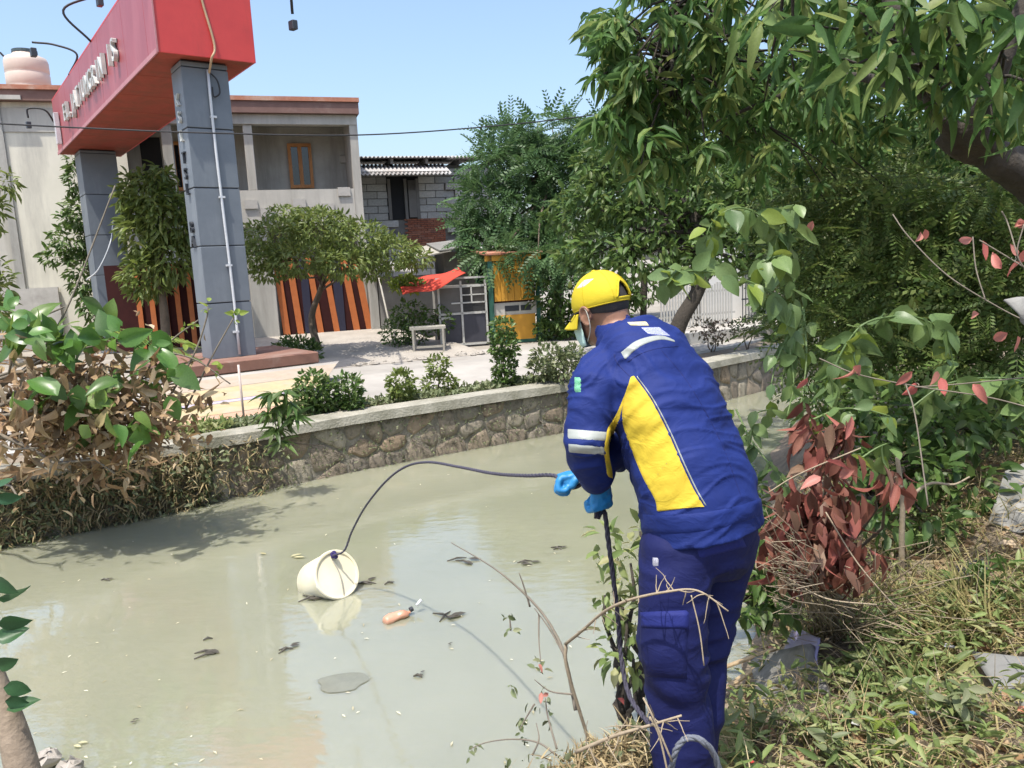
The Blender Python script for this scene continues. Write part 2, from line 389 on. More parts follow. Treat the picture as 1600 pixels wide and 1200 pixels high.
# far bank ground (one sheet to the horizon) and the road strip on it
def offset_line(line, d):
    out = []
    for i in range(len(line)):
        a = line[max(i-1, 0)]; c = line[min(i+1, len(line)-1)]; t = nrm(c-a); out.append(line[i]+np.array([-t[1], t[0]])*d)
    return np.array(out)
def strip(name, la, lb, za, zb, mat, kind='structure', parent=None):
    n = len(la); V = [(p[0], p[1], za) for p in la]+[(p[0], p[1], zb) for p in lb]
    return tag(mobj(name, V, [(i, i+1, n+i+1, n+i) for i in range(n-1)], mat, parent), kind=kind)
BACK = offset_line(WALL, .18)
far = np.array([(-600, 40), (-600, 200), (-500, 400), (-400, 600), (-300, 700), (-200, 800), (-100, 800), (0, 800), (100, 800), (200, 800), (300, 700), (400, 500), (500, 300), (600, 90)], float)
strip('far_ground', BACK, far, .585, .585, FARG)
strip('road', offset_line(WALL, .95), offset_line(WALL, 5.4), .60, .60, ROADM)
strip('planting_strip', offset_line(WALL, .3), offset_line(WALL, .9), .61, .63, surf('strip_soil', (.27, .22, .16), (.16, .13, .1), 5, .95, .7, bscale=30, dist=.03))
# kerb between planting strip and road, drain line of loose stones on the house side
ka = offset_line(WALL, .9)[3:12]; kb = offset_line(WALL, .99)[3:12]
mbk = MB()
for i in range(len(ka)-1):
    mbk.add([(*ka[i], .59), (*kb[i], .59), (*kb[i], .67), (*ka[i], .67), (*ka[i+1], .59), (*kb[i+1], .59), (*kb[i+1], .67), (*ka[i+1], .67)], [(0, 1, 5, 4), (1, 2, 6, 5), (2, 3, 7, 6), (3, 0, 4, 7)])
tag(mbk.obj('kerb', CONC), kind='structure')

# ---------------------------------------------------------------- stone canal wall
def stone_stain(m):
    """dark lichen and dirt blotches over the stones"""
    nt = m.node_tree; b = nt.nodes['Principled BSDF']; src = b.inputs['Base Color'].links[0].from_socket
    ge = N(nt, 'ShaderNodeNewGeometry'); nz = N(nt, 'ShaderNodeTexNoise'); nz.inputs['Scale'].default_value = 6; nz.inputs['Detail'].default_value = 9; nz.inputs['Roughness'].default_value = .75
    cr = N(nt, 'ShaderNodeValToRGB'); cr.color_ramp.elements[0].position = .50; cr.color_ramp.elements[1].position = .66
    mx = N(nt, 'ShaderNodeMix'); mx.data_type = 'RGBA'; mx.inputs[7].default_value = (.07, .062, .045, 1)
    nt.links.new(ge.outputs['Position'], nz.inputs['Vector']); nt.links.new(nz.outputs[0], cr.inputs[0]); nt.links.new(cr.outputs[0], mx.inputs[0]); nt.links.new(src, mx.inputs[6]); nt.links.new(mx.outputs[2], b.inputs['Base Color'])
STONE = leafm('wall_stone', [(.33, .265, .195), (.25, .205, .16), (.37, .325, .25), (.20, .175, .145), (.31, .235, .165)], 0, .9, .2)
stone_stain(STONE); nt = STONE.node_tree;
bpn = N(nt, 'ShaderNodeBump'); bpn.inputs['Strength'].default_value = .9; bpn.inputs['Distance'].default_value = .02
nn = N(nt, 'ShaderNodeTexNoise'); nn.inputs['Scale'].default_value = 26; nn.inputs['Detail'].default_value = 8; nt.links.new(nn.outputs[0], bpn.inputs['Height']); nt.links.new(bpn.outputs[0], nt.nodes['Principled BSDF'].inputs['Normal'])
MORTAR = surf('mortar', (.33, .295, .24), (.22, .195, .16), 7, .95, .8, bscale=50, c3=(.10, .09, .065), c3amt=.5, dist=.03)
COPE = surf('coping_concrete', (.38, .36, .30), (.27, .255, .21), 5, .92, .6, bscale=40, c3=(.15, .145, .10), c3amt=.45, dist=.02)
cw = empty('canal_wall', (WALL[7][0], WALL[7][1], 0), 'low rubble stone retaining wall with pale concrete coping along the far water edge', 'wall')
sub = WALL[2:13]; seg = np.linalg.norm(np.diff(sub, axis=0), axis=1); cum = np.concatenate([[0], np.cumsum(seg)])
def wpt(s):
    i = int(np.clip(np.searchsorted(cum, s)-1, 0, len(seg)-1)); t = (s-cum[i])/seg[i]; p = sub[i]+(sub[i+1]-sub[i])*t; d = (sub[i+1]-sub[i])/seg[i]
    return p, np.array([d[1], -d[0]])           # point, outward normal (towards the water)
WH = .565
def wxyz(s, h, out=0.):
    p, n = wpt(s); q = p+n*(out-.10*h); return np.array([q[0], q[1], h])
S = np.arange(0, cum[-1], .12); V = []; F = []
for i, s in enumerate(S): V += [wxyz(s, -.6), wxyz(s, WH)]
for i in range(len(S)-1): F.append((2*i, 2*i+2, 2*i+3, 2*i+1))
mobj('mortar_bed', V, F, MORTAR, cw)
V = []; F = []
for i, s in enumerate(S):
    jz = float(vnoise(np.array([[s*.9, 0, 0]]), 9)[0])*.012; jo = float(vnoise(np.array([[s*2.3, 5, 0]]), 9)[0])*.012
    V += [wxyz(s, .56, .075+jo), wxyz(s, .665+jz, .07+jo), wxyz(s, .675+jz, .045+jo), wxyz(s, .678, -.24), wxyz(s, .56, -.24)]
for i in range(len(S)-1):
    for j in range(5):
        k = (j+1) % 5; F.append((5*i+j, 5*i+5+j, 5*i+5+k, 5*i+k))
mobj('coping', V, F, COPE, cw)
# irregular stones: clipped Voronoi cells over (length, height)
s_of = lambda u, v: None
def s_at(x):
    for i in range(len(sub)-1):
        if sub[i][0] <= x <= sub[i+1][0]: return cum[i]+seg[i]*(x-sub[i][0])/(sub[i+1][0]-sub[i][0])
sA, sB = s_at(-5.6), s_at(5.2)
pts = []
s = sA
while s < sB:
    w = rng.uniform(.20, .40); k = rng.integers(2, 4)
    for j in range(k): pts.append((s+rng.uniform(-.3, .3)*w, (j+.5+rng.uniform(-.28, .28))*(WH+.08)/k-.06))
    s += w
pts = np.array(pts)
def clip(poly, p, q, gap):
    mid = (p+q)/2; n = nrm(q-p); out = []; c = mid@n-gap
    for i in range(len(poly)):
        a = poly[i]; bb = poly[(i+1) % len(poly)]; da = a@n-c; db = bb@n-c
        if da <= 0: out.append(a)
        if da*db < 0: out.append(a+(bb-a)*da/(da-db))
    return out
for i, p in enumerate(pts):
    poly = [np.array(q) for q in ((p[0]-.35, -.1), (p[0]+.35, -.1), (p[0]+.35, WH-.005), (p[0]-.35, WH-.005))]
    for j, q in enumerate(pts):
        if j != i and abs(q[0]-p[0]) < .8: poly = clip(poly, p, q, .012)
        if len(poly) < 3: break
    if len(poly) < 3: continue
    # round the corners
    rp = []
    for k in range(len(poly)):
        a, bb, c = poly[k-1], poly[k], poly[(k+1) % len(poly)]
        rp += [bb+(a-bb)*.22, bb+(c-bb)*.22]
    rp = np.array(rp)+rng.normal(0, .011, (len(rp), 2)); ce = rp.mean(0); h0 = rng.uniform(.004, .028); n = len(rp)
    V = [wxyz(q[0], q[1], -.02) for q in rp]+[wxyz(*(ce+(q-ce)*.93), h0*.6) for q in rp]+[wxyz(*(ce+(q-ce)*.6), h0+rng.uniform(-.006, .008)) for q in rp]
    F = []
    for r_ in (0, n):
        for k in range(n): F.append((r_+k, r_+(k+1) % n, r_+n+(k+1) % n, r_+n+k))
    F.append(tuple(range(2*n, 3*n)))
    mobj('stone', V, F, STONE, cw, True)

# ---------------------------------------------------------------- red entrance gate
gb = np.array([-.6, .8, 0]); gc = np.array([.8, .6, 0]); gz = np.array([0, 0, 1.])
A0 = np.array([-4.70, 12.07, 0]); ZB, ZT = 5.58, 6.85
GREY = surf('grey_panel', (.175, .198, .225), (.14, .162, .188), 2.2, .5, .15, c3=(.25, .27, .295), streak=1, c3amt=.33, spec=.4)
GROOVE = surf('groove_dark', (.05, .055, .07), None, 5, .8, 0)
RED = surf('red_panel', (.62, .06, .052), (.53, .048, .045), 2, .42, .05, c3=(.42, .05, .04), streak=.6, c3amt=.33, spec=.5)
PINK = surf('pinkish_red_panel', (.36, .075, .085), (.30, .062, .07), 2, .42, .05, c3=(.42, .12, .125), streak=.8, c3amt=.4, spec=.5)  # sign side: a pinker, less saturated red than the end face
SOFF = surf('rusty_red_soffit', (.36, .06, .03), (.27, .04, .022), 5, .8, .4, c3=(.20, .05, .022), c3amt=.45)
gate = empty('entrance_gate', A0+[0, 0, .6], 'tall red entrance gate beam with raised letters on two grey panelled pillars', 'gate')
def pillar(a, z0, z1, w, dp, ph):
    core = MB().box(a+gz*z0+gc*.02+gb*.02, gc*(w-.04), gb*(dp-.04), gz*(z1-z0)).obj('pillar_core', GROOVE, gate)
    z = z0; k = 0
    while z < z1-.05:
        h = min(ph, z1-z)-.018
        for nm, o, ax, n_ in (('panel', a+gz*z, gc*w, gb), ('panel', a+gz*z, gb*dp, gc), ('panel', a+gc*w+gz*z, gb*dp, -gc), ('panel', a+gb*dp+gz*z, gc*w, -gb)):
            j = rng.uniform(0, .006)
            bevel(MB().box(o+n_*j+nrm(ax)*.004, nrm(ax)*(np.linalg.norm(ax)-.008), n_*.03, gz*h).obj(nm, GREY, gate), .006, 1)
        z += ph
pillar(A0, 1.06, ZB-.01, .70, .56, .885)
FAR0 = A0+gb*9.0-gc*.05
pillar(FAR0, .6, ZB-.01, .80, .80, .98)
n0 = A0-gb*.22-gc*.35; LB, WB = 10.25, 1.42
def face(name, o, ax, az, t, mat, parent, w=.006): return bevel(MB().box(o, ax, t, az).obj(name, mat, parent), w, 1)
MB().box(n0+gb*.04+gc*.04+gz*(ZB+.03), gb*(LB-.08), gc*(WB-.08), gz*(ZT-ZB-.06)).obj('beam_core', GROOVE, gate)
# sign side in sheets, end face, soffit, top
bx = 0
for i, w in enumerate((.55, 1.45, 2.1, 2.1, 2.05, 2.0)):
    face('sign_panel', n0+gb*(bx+.004)+gz*ZB, gb*(w-.008), gz*(ZT-ZB), gc*.03, PINK, gate); bx += w
face('end_panel', n0-gb*.012+gz*(ZB-.004), gc*WB, gz*(ZT-ZB+.01), gb*.03, RED, gate)
face('end_panel', n0+gb*(LB-.02)+gz*ZB, gc*WB, gz*(ZT-ZB), gb*.03, RED, gate)
face('rear_panel', n0+gc*(WB-.03)+gb*.03+gz*ZB, gb*(LB-.06), gz*(ZT-ZB), gc*.03, RED, gate)
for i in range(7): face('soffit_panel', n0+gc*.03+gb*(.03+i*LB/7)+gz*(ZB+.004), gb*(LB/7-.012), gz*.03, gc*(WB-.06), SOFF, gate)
MB().box(n0+gz*ZT, gb*LB, gc*WB, gz*.03).obj('top_sheet', RED, gate)
TRIM = surf('pinkish_trim', (.5, .22, .23), (.40, .16, .17), 5, .5, .1)  # pinkish strip along the sign edges
MB().box(n0-gc*.022+gz*(ZB-.02), gb*LB, gc*.02, gz*.07).obj('edge_trim', TRIM, gate)
MB().box(n0-gc*.018-gb*.03+gz*(ZB-.01), gb*.02, gc*.022, gz*(ZT-ZB)).obj('edge_trim', TRIM, gate)
# raised letters on the sign side
LETM = surf('letter_grey', (.62, .62, .58), (.40, .42, .40), 6, .4, .05)
LETD = surf('letter_dark', (.03, .035, .045), None, 6, .5, .05)
def text_obj(txt, size, depth, org, ex, ey, mat, parent, name='letter', align='CENTER'):
    cu = bpy.data.curves.new('t', 'FONT'); cu.body = txt; cu.size = size; cu.extrude = depth/2; cu.align_x = align; cu.align_y = 'CENTER'
    o = bpy.data.objects.new('t', cu); COL.objects.link(o); dg = bpy.context.evaluated_depsgraph_get(); dg.update()
    me = bpy.data.meshes.new_from_object(o.evaluated_get(dg)); bpy.data.objects.remove(o)
    ex = nrm(ex); ey = nrm(ey); ez = np.cross(ex, ey); M = np.stack([ex, ey, ez], 1)
    V = np.array([v.co[:] for v in me.vertices]); F = [tuple(p.vertices) for p in me.polygons]; bpy.data.meshes.remove(me)
    if not len(V): return
    return mobj(name, V@M.T+np.asarray(org), F, mat, parent)
txt = 'EL.JATIUMGRIN IS'
for i, ch in enumerate(txt):
    if ch == ' ': continue
    # reading from the far (left) end towards the near end
    t = 8.15-i*.375
    o = n0+gb*t-gc*.05+gz*(ZB+.60)
    text_obj(ch, .52, .07, o, -gb, gz, LETM, gate)
    text_obj(ch, .52, .01, o+gc*.045, -gb, gz, LETD, gate, 'letter_back')
face('light_tube', n0+gb*9.35-gc*.12+gz*(ZB+.12), gb*.16, gz*.72, gc*.10, surf('tube_white', (.62, .6, .62), None, 4, .4, 0), gate)
# letters down the left side of the near pillar
for i, (ch, z) in enumerate((('K', 5.02), ('S', 4.77), ('L', 4.5), ('T', 4.17), ('S', 3.93), ('L', 3.7), ('B', 3.12), ('A', 2.9))):
    text_obj(ch, .25, .04, A0-gc*.02+gb*.26+gz*z, -gb, gz, LETM if i < 3 else LETD, gate)
# conduit pipe with clamps down the near pillar, cable loop, upper hose
PIPE = surf('pipe_white', (.62, .64, .66), (.5, .52, .55), 5, .4, .05)
pf = A0-gb*.035+gc*.40
MB().tube(np.array([pf+gz*z+gc*(.0+.02*math.sin(z)) for z in np.linspace(1.1, 5.45, 12)]), .022, 8).obj('conduit', PIPE, gate, True)
for z in (1.45, 2.5, 3.55, 4.75): MB().box(pf+gz*z-gc*.045-gb*.02, gc*.09, gb*.05, gz*.03).obj('clamp', PIPE, gate)
hose = spline([n0-gb*.03+gc*.62+gz*6.8, n0-gb*.04+gc*.70+gz*6.3, n0-gb*.05+gc*.80+gz*5.75, n0-gb*.04+gc*.74+gz*5.56, pf+gz*5.40], 8)
MB().tube(hose, .018, 7).obj('hose', surf('hose_tan', (.52, .36, .22), None, 5, .6, .1), gate, True)
lp = spline([pf+gz*5.42, pf-gb*.03+gc*.1+gz*5.30, pf-gb*.03+gc*.12+gz*5.12, pf-gb*.02+gc*.03+gz*5.06, pf-gb*.02+gc*.02+gz*5.2], 8)
CABLE = surf('cable_black', (.02, .02, .022), None, 5, .6, 0)
MB().tube(lp, .012, 6).obj('cable', CABLE, gate, True)
cabw = spline([FAR0-gb*.03+gc*.55+gz*3.9, FAR0-gb*.35+gc*.35+gz*3.3, FAR0-gb*.2+gc*.05+gz*2.7, FAR0+gb*.1-gc*.2+gz*2.45], 8)
MB().tube(cabw, .016, 6).obj('cable', PIPE, gate, True)
# flood lamps on curved arms
def lamp_arm(p0, pts, head, sc, hv=(0, 0, -1)):
    MB().tube(spline([p0]+pts, 8), .022, 7).obj('lamp_arm', CABLE, gate, True)
    h = np.asarray(head); t1 = nrm(gb+gz*.1)
    bevel(MB().box(h-t1*sc*.5-gc*sc*.25-gz*sc*.8, t1*sc, gc*sc*.5, gz*sc*.8).obj('lamp_head', LETD, gate), .01, 1)
q = n0+gb*7.4-gc*.0+gz*ZT
e0 = At(50, 66, 17.4)
lamp_arm(q, [At(120, 85, 17.6), At(85, 70, 17.5), e0], e0+[0, 0, -.12], .22)
q2 = n0+gb*LB+gz*(ZB+.75)
e2 = At(44, 190, 19.6)
lamp_arm(q2, [At(70, 172, 19.7), At(44, 170, 19.6), At(44, 184, 19.6)], e2, .2)
q3 = n0+gc*WB+gb*1.0+gz*ZT
e3 = At(455, 30, 12.3)
lamp_arm(q3, [q3+gc*.9+gz*.45, At(452, -14, 12.3), At(457, 22, 12.3)], e3+[0.02, 0, -.02], .17)
e4 = At(155, -4, 15.5)
lamp_arm(n0+gb*4.6+gz*ZT, [n0+gb*4.6+gz*(ZT+.5)-gc*.4, At(160, -10, 15.5)], e4, .2)
# plinth under the near pillar, brown painted slab
BROWN = surf('brown_paint', (.235, .12, .085), (.17, .085, .06), 4, .8, .2, c3=(.30, .22, .18), c3amt=.35)
pl0 = A0-gb*.55-gc*.75
pl = empty('gate_plinth', A0+[0, 0, .6], 'low brown painted concrete plinth under the near grey gate pillar', 'plinth')
MB().box(pl0+gz*.55, gc*2.2, gb*1.9, gz*.33).obj('plinth_body', CONC, pl)
bevel(MB().box(pl0-gb*.06-gc*.06+gz*.88, gc*2.32, gb*2.02, gz*.18).obj('plinth_slab', BROWN, pl), .015, 1)
# painted bands on the road by the gate
bands = [((.46, .34, .20), -.9, -.25), ((.44, .38, .50), -.23, -.02), ((.47, .35, .17), 0, .9), ((.52, .30, .20), .92, 1.9), ((.45, .36, .19), 1.92, 2.6)]
# a sloping apron climbs from the canal edge to the plinth; the bands are painted across it
w_ = np.array([.85, .53, 0]); f0 = np.array([-4.05, 8.05, .63]); f1 = f0+w_*1.75; k0 = pl0-gb*.07+gz*.87-gc*.3; k1 = pl0-gb*.07+gc*2.6+gz*.87
def ramp(name, ta, tb, lift, mat):
    V = []; F = []; n_ = 10
    for t in (ta, tb):
        for q in range(n_+1):
            u = q/n_; V.append((f0*(1-t)+k0*t)*(1-u)+(f1*(1-t)+k1*t)*u+gz*lift)
    return tag(mobj(name, V, [(q, q+1, n_+2+q, n_+1+q) for q in range(n_)], mat), kind='structure')
ramp('apron', 0, 1, 0, ROADM)
for c, ta, tb in (((.50, .29, .19), .02, .22), ((.46, .36, .19), .225, .40), ((.43, .38, .47), .405, .45), ((.46, .36, .20), .455, .70), ((.40, .32, .24), .705, .93)):
    ramp('painted_band', ta, tb, .004, surf('band_paint', c, [x*.78 for x in c], 5, .9, .2, c3=(.36, .32, .27), c3amt=.42))
a = G(382, 662, .61); 
tag(MB().tube([a+[0, 0, -.02], a+[0, 0, .70]], .014, 8).obj('thin_pole', surf('pole_pink', (.62, .5, .45), None, 5, .6, 0), None, True), 'thin pale upright rod standing at the canal edge before the painted paving', 'pole')
# ================================================================ HOUSES
hd = nrm([.952, .306, 0]); hn = np.array([-hd[1], hd[0], 0]); H0 = np.array([-6.71, 20., 0])
def fac(u, v, off=0., org=H0):
    """photo pixel -> (along, height) on the facade plane pushed back by off"""
    q = ray(u, v); o = org+hn*off; t = ((o-CAM)@hn)/(q@hn); X = CAM+q*t; return (X-o)@hd, X[2]
def fbox(t0, t1, z0, z1, o0, o1, org=H0): return MB().box(org+hd*t0+hn*o0+gz*z0, hd*(t1-t0), hn*(o1-o0), gz*(z1-z0))
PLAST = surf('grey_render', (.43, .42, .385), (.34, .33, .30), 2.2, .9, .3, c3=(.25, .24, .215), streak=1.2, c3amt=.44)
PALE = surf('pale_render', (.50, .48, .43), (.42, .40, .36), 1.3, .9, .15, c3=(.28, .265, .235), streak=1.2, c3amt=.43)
CREAM = surf('cream_render', (.70, .665, .56), (.62, .59, .49), 1.0, .9, .15, c3=(.40, .38, .33), streak=.9, c3amt=.38)
FASC = surf('brown_fascia', (.20, .115, .095), (.15, .085, .07), 3, .8, .2, c3=(.28, .2, .17), c3amt=.35)
TERRA = surf('red_roof_edge', (.42, .17, .10), (.34, .14, .09), 5, .85, .3, c3=(.5, .36, .28), c3amt=.4)
WOODO = surf('orange_wood', (.48, .21, .065), (.36, .15, .045), 6, .6, .2, c3=(.30, .12, .04), streak=1.5, c3amt=.35)
def glass_mat(name, c, rough=.06):
    m = surf(name, c, [x*.7 for x in c], 2, rough, 0, spec=.7); return m
PANE = glass_mat('dark_window_glass', (.018, .02, .028))
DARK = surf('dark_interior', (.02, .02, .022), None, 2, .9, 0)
gh = empty('grey_house', H0+hd*1.5+[0, 0, .6], 'two storey grey rendered house with recessed balcony and brown roof fascia', 'house')
tR = fac(562, 300)[0]; zf0 = fac(455, 335)[1]; zr = 6.30
TL = -2.6
fbox(TL, tR, .6, zf0-.06, 1.32, 7.5).obj('wall', PLAST, gh)                       # ground storey mass
fbox(TL, tR-.02, zf0-.04, zr, 1.35, 7.4).obj('wall', PLAST, gh)                    # upper wall behind the balcony
fbox(TL, tR, zf0-.28, zf0-.05, 0, 1.34).obj('balcony_slab', PALE, gh)
pz = fac(455, 297)[1]
fbox(fac(362, 300)[0], tR-.16, zf0-.30, pz, -.12, -.005).obj('parapet', PALE, gh)
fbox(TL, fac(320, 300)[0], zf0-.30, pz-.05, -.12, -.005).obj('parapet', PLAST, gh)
fbox(tR-.155, tR+.05, .6, zr+.02, -.14, 1.31).obj('side_wall', PALE, gh)
fbox(TL, fac(432, 400)[0]-.15, .6, zf0-.31, -.02, .12).obj('front_wall', PALE, gh)
ct = fac(391, 250)[0]
bevel(fbox(ct-.11, ct+.11, pz, zr-.20, -.11, .1).obj('column', PALE, gh), .012, 1)
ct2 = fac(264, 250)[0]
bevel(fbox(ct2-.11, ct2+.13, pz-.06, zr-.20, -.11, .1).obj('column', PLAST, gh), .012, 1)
fbox(TL, tR+.04, zr-.20, zr+.04, -.16, .12).obj('roof_beam', PALE, gh)
fbox(TL-.1, tR+.1, zr+.05, zr+.33, -.30, 7.6).obj('fascia', FASC, gh)
fbox(TL-.12, tR+.12, zr+.335, zr+.44, -.34, 7.65).obj('roof_edge', TERRA, gh)
fbox(TL, tR, zr+.005, zr+.045, .12, 1.35).obj('balcony_ceiling', PLAST, gh)
def window(u0, v0, u1, v1, off, parent, org=H0, panes=2, fm=WOODO):
    a = fac(u0, v0, off, org); b = fac(u1, v1, off, org); t0, t1, z1, z0 = a[0], b[0], a[1], b[1]; fw = .085
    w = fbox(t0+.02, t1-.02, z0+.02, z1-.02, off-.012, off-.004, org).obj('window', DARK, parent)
    mb = MB()
    def bar(ta, tb, za, zb): fbx = fbox(ta, tb, za, zb, off-.10, off-.013, org); mb.add(fbx.v, fbx.f)
    bar(t0, t0+fw, z0, z1); bar(t1-fw, t1, z0, z1); bar(t0+fw, t1-fw, z1-fw, z1); bar(t0+fw, t1-fw, z0, z0+fw)
    for k in range(1, panes):
        tm = t0+(t1-t0)*k/panes; bar(tm-fw*.6, tm+fw*.6, z0+fw, z1-fw)
    mb.obj('frame', fm, w)
    for k in range(panes):
        ta = t0+(t1-t0)*k/panes+fw*.55; tb = t0+(t1-t0)*(k+1)/panes-fw*.55
        fbox(ta, tb, z0+fw, z1-fw, off-.05, off-.04, org).obj('pane', PANE, w)
    return w
window(448, 225, 491, 294, 1.35, gh)
window(266, 222, 305, 298, 1.35, gh)
a = fac(217, 215, 1.35); b = fac(259, 300, 1.35)
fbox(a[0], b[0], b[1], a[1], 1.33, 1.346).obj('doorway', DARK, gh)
a = fac(536, 248, 1.35); bevel(fbox(a[0]-.09, a[0]+.09, a[1]-.12, a[1]+.08, 1.26, 1.348).obj('meter_box', PALE, gh), .01, 1)
for u, v in ((420, 332), (540, 300), (470, 318), (515, 325), (395, 320)):
    a = fac(u, v, -.12); fbox(a[0]-.2, a[0]+.12, a[1]-.1, a[1]+.12, -.17, -.125).obj('patch', CONC, gh)
# cream house further back, left
C0 = np.array([-14.6, 21.2, 0])
chs = empty('cream_house', C0+[2, .6, .6], 'tall cream rendered house wall with brown flat roof at the left edge', 'house')
tA = fac(10, 300, 0, C0)[0]; tB = fac(222, 300, 0, C0)[0]; zc = fac(60, 160, 0, C0)[1]
fbox(tA, tB, .6, zc, 0, 6, C0).obj('wall', CREAM, chs)
fbox(tA-3.5, tA-.02, .6, zc-.6, .5, 6, C0).obj('rear_wall', PALE, chs)
fbox(tA-.2, tB+.15, zc+.005, zc+.28, -.22, 6.2, C0).obj('fascia', FASC, chs)
fbox(tA-.25, tB+.2, zc+.285, zc+.40, -.28, 6.25, C0).obj('roof_edge', TERRA, chs)
a = fac(20, 205, 0, C0); fbox(tA-.03, tB, a[1]-.02, a[1]+.6, -.03, -.004, C0).obj('wall_band', PALE, chs)
a = fac(14, 400, 0, C0); fbox(tA-.06, tA+.14, .6, zc-.02, -.07, -.004, C0).obj('corner_trim', PLAST, chs)
a = fac(60, 450, 0, C0); fbox(a[0]-1.1, a[0]+.5, .6, a[1], -.14, -.035, C0).obj('patch', CONC, chs)
a = fac(20, 155, 0, C0); fbox(a[0]-.55, a[0]+.25, a[1]-.06, a[1]+.05, -.30, -.225, C0).obj('gutter_patch', PALE, chs)
# water tank on the cream roof
TANK = surf('tank_orange', (.60, .50, .43), (.55, .45, .38), 3, .5, .05, c3=(.58, .52, .46), streak=1, c3amt=.3)
tk = At(46, 137, 23.5); tk[2] = zc+.41
wt = empty('water_tank', tk, 'pale orange plastic water tank standing on the cream house roof', 'tank')
prof = [(.60, 0), (.62, .05), (.60, .10), (.62, .30), (.60, .33), (.62, .36), (.62, .62), (.60, .65), (.62, .68), (.62, .92), (.58, 1.02), (.36, 1.10), (.34, 1.16)]
n = 28; V = []; F = []
for i, (r_, z) in enumerate(prof):
    for j in range(n): V.append((tk[0]+r_*.92*math.cos(2*math.pi*j/n), tk[1]+r_*.92*math.sin(2*math.pi*j/n), tk[2]+z*1.15))
for i in range(len(prof)-1):
    for j in range(n): F.append((i*n+j, i*n+(j+1) % n, (i+1)*n+(j+1) % n, (i+1)*n+j))
F.append(tuple((len(prof)-1)*n+j for j in range(n)))
mobj('tank_body', V, F, TANK, wt, True)
MB().tube([tk+[0, 0, 1.32], tk+[0, 0, 1.40]], .33, 20).obj('tank_lid', surf('lid_dark', (.06, .09, .1), None, 3, .5, 0), wt)
MB().tube([tk+[-.55, 0, 1.2], tk+[-.7, 0, 1.38], tk+[-.8, 0, 1.38]], .03, 6).obj('inlet_pipe', CABLE, wt)

# boundary gate with orange boards, in front of the grey house
B0 = np.array([-5.9, 18.95, 0])
bg_ = empty('board_gate', B0+hd*1.2+[0, 0, .8], 'dark sliding gate with slanting orange boards beneath the balcony', 'gate')
MAROON = surf('gate_maroon', (.05, .016, .015), (.035, .012, .012), 5, .9, .1, spec=.15)
NAVY = surf('gate_navy', (.02, .02, .045), None, 5, .6, .1)
ORB = surf('gate_orange', (.50, .15, .04), (.38, .105, .028), 5, .55, .1, c3=(.40, .12, .04), streak=1.5, c3amt=.32)
a = fac(432, 420, 0, B0); b = fac(574, 520, 0, B0); zg0 = .84; zg1 = a[1]+.25
fbox(a[0], b[0], zg0, zg1, .05, .10, B0).obj('gate_sheet', MAROON, bg_)
xs_ = [(437, 448), (457, 467), (487, 496), (510, 519), (539, 549), (557, 567)]
for k, (u0, u1) in enumerate(xs_):
    p0 = fac(u0, 440, 0, B0)[0]; p1 = fac(u1, 440, 0, B0)[0]; w = p1-p0; d = .22*(k-2.5)/6+.07
    V = [B0+hd*t+hn*o+gz*z for z, dt in ((zg0+.02, d), (zg1-.02, -.12+d*.3)) for t, o in ((p0+dt, 0), (p1+dt, 0), (p1+dt, .04), (p0+dt, .04))]
    mobj('board', V, [(0, 1, 5, 4), (1, 2, 6, 5), (2, 3, 7, 6), (3, 0, 4, 7), (4, 5, 6, 7), (3, 2, 1, 0)], ORB, bg_)
for k, (u0, u1) in enumerate(((473, 485), (523, 537))):
    p0 = fac(u0, 470, 0, B0)[0]; p1 = fac(u1, 470, 0, B0)[0]
    fbox(p0, p1, zg0+.02, zg1-.04, .02, .045, B0).obj('board', NAVY, bg_)
g2 = empty('board_gate', B0-hd*1.9+[0, 0, .8], 'dark gate with orange boards seen between the two grey gate pillars', 'gate')
fbox(-3.5, -1.3, zg0-.1, zg1, .06, .11, B0).obj('gate_sheet', MAROON, g2)
for k in range(6): fbox(-2.9+k*.28, -2.79+k*.28, zg0-.08, zg1-.03, .0, .05, B0).obj('board', ORB, g2)
for k, (u0, u1, nm) in enumerate(((391, 431, 'pale concrete gate post left of the orange board gate'), (576, 590, 'slim grey concrete gate post right of the orange board gate'))):
    p0 = fac(u0, 450, -.12, B0)[0]; p1 = fac(u1, 450, -.12, B0)[0]
    tag(bevel(fbox(p0, p1, .6, zg1+.1, -.14, .26, B0).obj('gate_post', PALE if k == 0 else PLAST), .015, 1), nm, 'post', 'gate posts')
